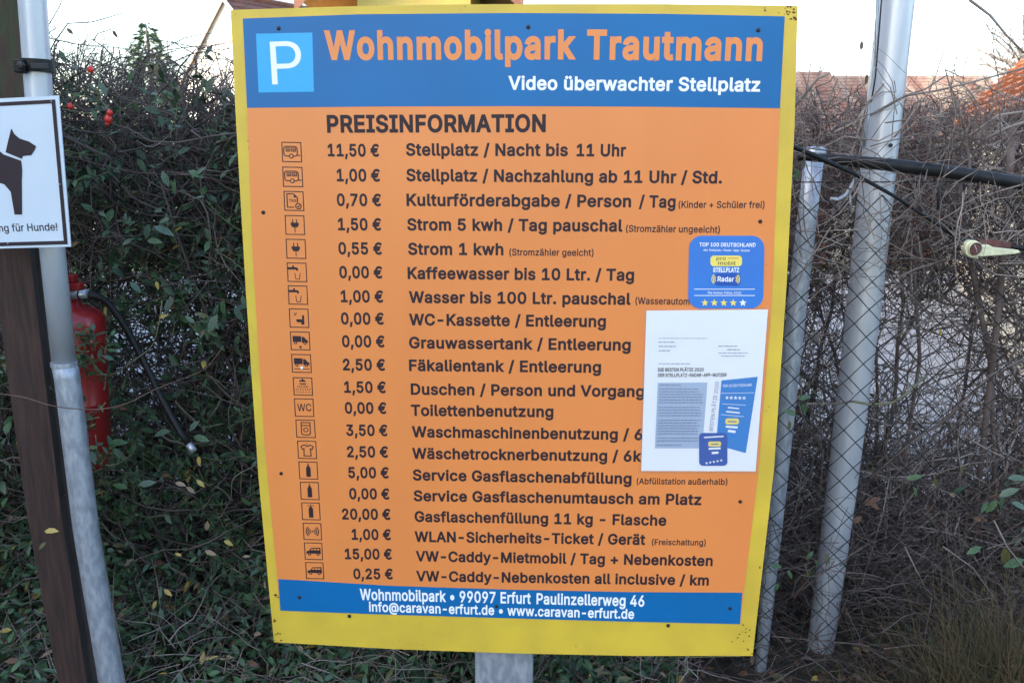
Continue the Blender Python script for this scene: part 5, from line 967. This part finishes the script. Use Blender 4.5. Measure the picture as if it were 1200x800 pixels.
for v in [(78, 33, 40, 11, 5, 2.2), (132, 36, 60, 9, 5, 2.3), (136, 38, 200, 6, 5, 2.3), (70, 90, 15, 12, 3, 2.2), (152, 330, 45, 18, 2, 2.15), (160, 328, -60, 14, 2, 2.15), (183, 329, 80, 11, 4, 2.15), (255, 368, 120, 26, 2, 2.15), (262, 350, 100, 22, 1, 2.15), (274, 360, 60, 20, 2, 2.2),
          (186, 372, -20, 13, 4, 2.15), (200, 505, 170, 24, 2, 2.12), (214, 508, 60, 22, 1, 2.12), (222, 505, -50, 20, 2, 2.12), (226, 511, 10, 22, 1, 2.14), (107, 528, 70, 18, 2, 2.0), (104, 524, -10, 13, 1, 2.0), (103, 522, 200, 10, 1, 2.0), (105, 500, -30, 9, 1, 2.0), (103, 502, 240, 8, 1, 2.0),
          (133, 524, 50, 22, 2, 2.1), (128, 518, 0, 22, 1, 2.1), (232, 534, 80, 13, 4, 2.12), (230, 562, 35, 14, 4, 2.12), (205, 565, 10, 15, 6, 2.12), (218, 570, 40, 14, 6, 2.12), (162, 568, -10, 22, 2, 2.1), (150, 572, 200, 20, 1, 2.1), (192, 690, 30, 14, 4, 2.12), (183, 703, 110, 12, 4, 2.12),
          (262, 633, 20, 14, 4, 2.14), (243, 610, 100, 16, 6, 2.14), (240, 645, 15, 16, 6, 2.14), (205, 648, 10, 10, 4, 2.14), (52, 622, -10, 20, 4, 1.92), (54, 635, 140, 14, 3, 1.92), (284, 652, -5, 10, 6, 2.16), (190, 200, 70, 20, 2, 2.2), (205, 210, 100, 18, 1, 2.2), (220, 200, 20, 20, 1, 2.2), (230, 205, -40, 16, 2, 2.2),
          (180, 265, 20, 26, 2, 2.18), (175, 262, 110, 20, 2, 2.18), (186, 262, -30, 16, 2, 2.18), (172, 282, 0, 20, 1, 2.18), (116, 96, 60, 17, 2, 2.24), (184, 75, 100, 14, 3, 2.25), (1102, 385, 90, 9, 4, 2.5), (188, 712, 80, 16, 2, 2.12), (300, 690, 0, 0, 2, 2.1),
          (1170, 582, -40, 26, 2, 2.3), (1172, 580, 70, 24, 1, 2.3), (1168, 585, 120, 22, 1, 2.3), (1185, 588, 20, 22, 2, 2.3), (1180, 560, -10, 24, 2, 2.3), (1177, 640, 80, 30, 3, 2.3), (1150, 640, 160, 22, 1, 2.3), (1200, 655, 170, 30, 1, 2.3), (1062, 562, -30, 20, 1, 2.3), (1070, 570, 60, 18, 1, 2.3), (1095, 560, 70, 14, 3, 2.3),
          (1012, 592, -30, 24, 5, 2.5), (1018, 588, 30, 18, 5, 2.5), (1010, 605, 150, 18, 5, 2.5), (1140, 607, 0, 18, 5, 2.5), (1125, 545, 60, 14, 3, 2.3), (918, 480, 20, 18, 1, 2.25), (912, 470, 120, 16, 1, 2.25), (936, 468, -20, 16, 1, 2.25), (940, 472, 60, 16, 1, 2.25), (925, 492, 90, 14, 3, 2.25),
          (902, 662, 10, 18, 1, 2.25), (922, 668, 50, 15, 1, 2.25), (945, 655, -60, 14, 1, 2.25), (955, 655, 60, 14, 1, 2.25), (968, 648, 80, 16, 3, 2.25), (912, 682, 110, 14, 1, 2.25), (1090, 756, 10, 20, 5, 2.35), (940, 187, 60, 12, 1, 2.3), (935, 197, 100, 14, 1, 2.3), (1010, 48, 95, 11, 5, 2.4), (1016, 86, 90, 13, 5, 2.42)]:
    if v[3]: LV.append(v)
n = len(LV); rvv = np.array(LV, float)
bs = np.array([P(v[0], v[1], v[5]) for v in LV]); an = np.radians(rvv[:, 2])
dd = np.stack([np.cos(an), rng.uniform(-.4, .1, n), -np.sin(an)], 1); Ls = rvv[:, 3] * rvv[:, 5] / FPX * 1.0
nn = np.stack([rng.uniform(-.4, .4, n), -np.ones(n) * .7, rng.uniform(.3, .9, n)], 1)
left = rvv[:, 0] < 500
leaf_parts(rs, bs, dd, nn, Ls, Ls * .42, rvv[:, 4].astype(int), [i for i in range(n) if left[i]])
br = empty('bramble', (1.2, 2.36, 0), 'low bramble with arching bare canes and a few green leaves at the fence foot', 'bramble')
leaf_parts(br, bs, dd, nn, Ls, Ls * .42, rvv[:, 4].astype(int), [i for i in range(n) if not left[i]])
bc = [([(1105, 640), (1140, 665), (1165, 700), (1180, 730), (1205, 742)], .0024, 2.3, 'twig_grey'), ([(1165, 610), (1180, 640), (1205, 672)], .0024, 2.28, 'twig_grey'), ([(1000, 470), (1020, 474), (1045, 472), (1062, 462), (1085, 440)], .0042, 2.36, 'twig_green'), ([(945, 473), (975, 473), (1000, 470)], .0036, 2.36, 'twig_grey'),
      ([(905, 745), (935, 748), (980, 752), (1035, 757)], .0018, 2.3, 'twig_grey'), ([(1010, 685), (1020, 650), (1035, 600), (1042, 560)], .0016, 2.3, 'twig_grey'), ([(1060, 640), (1085, 690), (1120, 720)], .0016, 2.3, 'twig_grey'), ([(930, 700), (950, 675), (985, 660), (1010, 640)], .0024, 2.3, 'twig_red'),
      ([(1035, 760), (1070, 755), (1120, 760), (1200, 770)], .0016, 2.28, 'twig_grey'), ([(905, 765), (960, 745), (1010, 735)], .0014, 2.3, 'twig_red'), ([(735, 775), (800, 770), (870, 768), (890, 755)], .0014, 2.2, 'twig_green'), ([(1080, 780), (1085, 740), (1092, 700)], .0015, 2.28, 'twig_grey'),
      ([(1003, 150), (1012, 95), (1014, 70), (1008, 42)], .0008, 2.4, 'twig_grey'), ([(960, 420), (980, 440), (1000, 462)], .0018, 2.3, 'twig_grey'), ([(925, 428), (950, 455), (975, 480)], .0012, 2.3, 'twig_green'), ([(1020, 560), (1065, 520), (1110, 490), (1160, 440), (1200, 420)], .0045, 2.42, 'twig_dark'), ([(1186, 150), (1180, 260), (1168, 380), (1152, 520), (1138, 650)], .013, 2.66, 'twig_dark'), ([(1120, 190), (1136, 300), (1160, 420), (1166, 560), (1175, 660)], .010, 2.7, 'twig_dark'), ([(1070, 300), (1078, 420), (1060, 540), (1048, 660)], .007, 2.72, 'twig_dark'), ([(1050, 330), (1090, 370), (1140, 365), (1205, 350)], .003, 2.42, 'twig_dark')]
for pts, r, Y, m_ in bc:
    q = [Vector(P(x, y, Y + .015 * math.sin(i * 2.1))) for i, (x, y) in enumerate(pts)]
    MB().tube(q, [r * (1 - .3 * i / len(q)) for i in range(len(q))], 6).build('cane', F[m_], br, smooth=True)
# branching shoots in front of the right hedge top, against the sky
sh = empty('bare_shrub', (P(1000, 150, 2.6).x, 2.58, 0), 'bare arching shrub branches reaching over the black pipe beside the board', 'shrub')
bs_ = [([(925, 132), (945, 108), (958, 92), (972, 86)], .005, 2.45), ([(958, 92), (962, 78)], .0025, 2.45), ([(945, 108), (950, 75)], .002, 2.45), ([(960, 86), (966, 80)], .002, 2.45), ([(968, 128), (975, 108), (982, 92)], .004, 2.5), ([(978, 155), (1020, 135), (1062, 112), (1100, 106), (1140, 96), (1200, 80)], .0042, 2.44),
       ([(1062, 112), (1085, 104), (1110, 88)], .003, 2.44), ([(1120, 132), (1115, 110), (1108, 82)], .0028, 2.44), ([(1108, 82), (1130, 92), (1120, 100)], .0018, 2.44), ([(1128, 100), (1131, 75), (1136, 62)], .0016, 2.44), ([(1000, 148), (1018, 120), (1036, 98)], .0036, 2.42),
       ([(1136, 0), (1160, 18), (1180, 42), (1202, 64)], .0042, 2.6), ([(1108, 84), (1106, 70)], .0014, 2.44), ([(1004, 110), (1012, 122), (1034, 108), (1050, 108), (1048, 95)], .002, 2.42), ([(990, 200), (1003, 165), (1012, 130)], .003, 2.42), ([(1138, 240), (1136, 190), (1130, 150), (1122, 118)], .0044, 2.44),
       ([(1135, 160), (1170, 135), (1205, 130)], .004, 2.44), ([(1145, 168), (1180, 150), (1205, 142)], .0055, 2.46), ([(1122, 118), (1142, 108), (1170, 100)], .0022, 2.46), ([(940, 140), (948, 118), (952, 100)], .0024, 2.48), ([(960, 175), (990, 160), (1030, 165), (1060, 150)], .003, 2.42)]
for pts, r, Y in bs_:
    q = [Vector(P(x, y, Y + .02 * math.sin(i * 1.7))) for i, (x, y) in enumerate(pts)]
    MB().tube(q, [r * (1 - .5 * i / len(q)) for i in range(len(q))], 6).build('branch', F['twig_grey'], sh, smooth=True)

n = 150; s = np.array([P(rng.uniform(935, 1200), rng.uniform(130, 330), 2.2 + rng.uniform(0, .1)) for _ in range(n)]); d = rng.normal(size=(n, 3)) * np.array([1, .12, .8]); d[:, 2] += .4
tw = walk(s, d, rng.uniform(.02, .045, n), 9, .17); tw[:, :, 1] = np.clip(tw[:, :, 1], 2.17, 2.32)
add_tubes(sh, [tubes(tw, np.linspace(1, .4, 9)[None] * rng.uniform(.0009, .0022, n)[:, None], 4)], 'twigs', F['twig_grey'])
# ---------------------------------------------------------------- trees behind
ct = empty('conifer_tree', (P(172, 40, 26).x, 26, 0), 'dark conifer tip showing over the leafy hedge at upper left', 'tree')
topz = P(170, 26, 26).z; mb = MB().tube([(ct.location.x, 26, -.1), (ct.location.x, 26, topz)], [.16, .02], 8); mb.build('trunk', F['twig_dark'], ct)
n = 7000; t = rng.uniform(0, 1, n) ** .6; rr_ = (.12 + t * 2.3) * np.sqrt(rng.uniform(.15, 1, n)); ph = rng.uniform(0, 6.283, n); lump = .8 + .35 * np.sin(ph * 5 + t * 30)
b = np.stack([ct.location.x + rr_ * lump * np.cos(ph), 26 + rr_ * lump * np.sin(ph), topz - t * 4.8 - rr_ * .2], 1); d = np.stack([np.cos(ph), np.sin(ph), rng.uniform(-.5, .3, n)], 1)
add_leaves(ct, b, d, rand_unit(n) + np.array([0, 0, .8]), rng.uniform(.1, .26, n), rng.uniform(.05, .1, n), pick(n, [100, 0, 0, 0, 0, 0, 0]), 0, 'crown')
def bare_tree(label, px, Y, hpy, spread, n1, seed):
    base = Vector((P(px, 100, Y).x, Y, 0)); h = empty('bare_tree', base, label, 'tree'); z1 = P(px, hpy, Y).z
    tr = walk(np.array([[base.x, base.y, -.1]]), np.array([[0, 0, 1.]]), np.array([z1 * .75 / 9]), 10, .05); V, T = tubes(tr, np.linspace(.13, .04, 10)[None], 8); V = V - np.array(base)
    link('trunk', tri_mesh('trunk', V, T, smooth=True), F['twig_dark'], h)
    s = tr[0][rng.integers(4, 10, n1)]; d = rng.normal(size=(n1, 3)) * np.array([1, 1, .4]) * spread; d[:, 2] += .6
    p1 = walk(s, d, rng.uniform(.10, .26, n1), 9, .12); pts = p1[:, 2:].reshape(-1, 3); s = pts[rng.integers(0, len(pts), n1 * 9)]; d = rng.normal(size=(n1 * 9, 3)); d[:, 2] += .5
    p2 = walk(s, d, rng.uniform(.04, .12, n1 * 9), 7, .16)
    add_tubes(h, [tubes(p1, np.linspace(.03, .008, 9)[None] * np.ones((n1, 1))), tubes(p2, np.linspace(.008, .003, 7)[None] * np.ones((n1 * 9, 1)))], 'crown', F['twig_grey'])
bare_tree('bare winter tree rising behind the orange tiled roof', 1212, 12, -5, 1.1, 90, 1)

# far dark hedge seen through the gaps on the left, low ground cover, litter
fh = empty('clipped_evergreen_hedge', (-5, 13, 0), 'dark evergreen hedge across the gravel yard behind the leafy hedge', 'hedge')
n = 9000; b = np.stack([rng.uniform(-10, .5, n), rng.uniform(12.6, 13.4, n), rng.uniform(0, 1.9, n)], 1); add_leaves(fh, b, rand_unit(n), rand_unit(n), rng.uniform(.14, .26, n), rng.uniform(.08, .14, n), pick(n, [50, 40, 5, 5, 0, 0, 0]), 0)

gc = empty('low_evergreen_shrub', (-1.3, 2.2, 0), 'low dark evergreen leaves at the foot of the leafy hedge', 'shrub')
n = 9000; x = rng.uniform(-2.6, .5, n); y = rng.uniform(1.98, 2.45, n); zmax = .18 + .35 * np.clip((y - 1.98) / .4, 0, 1) * np.clip((-x) / 1.0 + .2, .3, 1) + .06 * np.sin(x * 9); z = zmax * rng.uniform(.0, 1, n) ** .6
b = np.stack([x, y, z], 1); d = rand_unit(n); d[:, 2] = d[:, 2] * .5 + .1
add_leaves(gc, b, d, rand_unit(n) * .5 + np.array([0, -.3, .8]), rng.uniform(.02, .045, n), rng.uniform(.009, .017, n), pick(n, [48, 28, 12, 6, 2, 2, 2]), 110)
n = 1500; s = np.stack([rng.uniform(-2.6, .5, n), rng.uniform(2.0, 2.45, n), rng.uniform(0, .3, n)], 1); d = rand_unit(n); d[:, 2] = abs(d[:, 2])
add_tubes(gc, [tubes(walk(s, d, rng.uniform(.02, .045, n), 7, .25), np.linspace(.0018, .0008, 7)[None] * np.ones((n, 1)))], 'twigs', F['twig_grey'])
# fallen leaves and dead twigs on the bed
n = 6500; b = np.stack([rng.uniform(-2.8, 3.2, n), rng.uniform(2.0, 3.8, n), rng.uniform(0, .035, n)], 1); d = rand_unit(n); d[:, 2] *= .25
nr = rand_unit(n) * .45 + np.array([0, 0, 1.]); L = rng.uniform(.02, .045, n); W = L * rng.uniform(.5, .75, n); mi = pick(n, [10, 4, 0, 8, 3, 55, 14])
px, py = project(b); vis = (px > 600) & (px < 1190) & (py > 660) & (py < 795); size = np.where(vis, L / b[:, 1], 0); sel = np.argsort(-size)[:90]
leaf_parts(soil, b, d, nr, L, W, mi, [int(i) for i in sel])
k = np.ones(n, bool); k[sel] = False; V, T = leaf_mesh_arrays(b[k], d[k], nr[k], L[k], W[k]); tag(link('leaf_litter', tri_mesh('leaf_litter', V, T, np.repeat(mi[k], 8)), leafm), 'brown fallen leaves covering the bed under the fence', 'leaf litter', kind='stuff')
n = 3600; s = np.stack([rng.uniform(.0, 3.0, n), rng.uniform(2.15, 3.1, n), rng.uniform(0, 1, n) ** 1.6 * .52], 1); d = rand_unit(n); d[:, 2] = abs(d[:, 2]) * .5
V, T = tubes(walk(s, d, rng.uniform(.02, .055, n), 7, .2, grav=.04), np.linspace(1, .5, 7)[None] * rng.uniform(.0009, .0022, n)[:, None])
V[:, 2] = np.maximum(V[:, 2], .004); tag(link('dead_twigs', tri_mesh('dead_twigs', V, T, smooth=True), F['twig_dark']), 'tangle of dead grey twigs lying along the fence foot', 'twigs', kind='stuff')
# dry grass clump close to the camera, lower right
GM = [mat('dry_grass', (.12, .085, .04), .8, var=.4, scale=15), mat('olive_grass', (.055, .060, .022), .7, var=.4, scale=15)]
gr = empty('grass_clump', (1.20, 1.92, 0), 'clump of brown and olive grass at the lower right corner', 'grass')
for m_, n in ((0, 1100), (1, 700)):
    x = rng.normal(1.40, .15, n); s = np.stack([x, rng.uniform(1.85, 2.1, n), np.zeros(n)], 1); d = rng.normal(size=(n, 3)) * np.array([.35, .3, .04]); d[:, 2] += 1; hh = rng.uniform(.25, .62, n) * np.clip(1.15 - abs(x - 1.4) * 1.2, .3, 1)
    V, T = tubes(walk(s, d, hh / 6, 7, .22, grav=.05), np.linspace(1, .25, 7)[None] * rng.uniform(.0009, .0022, n)[:, None]); V = V - np.array(gr.location); link('grass_blades', tri_mesh('grass_blades', V, T, smooth=True), GM[m_], gr, kind='stuff')
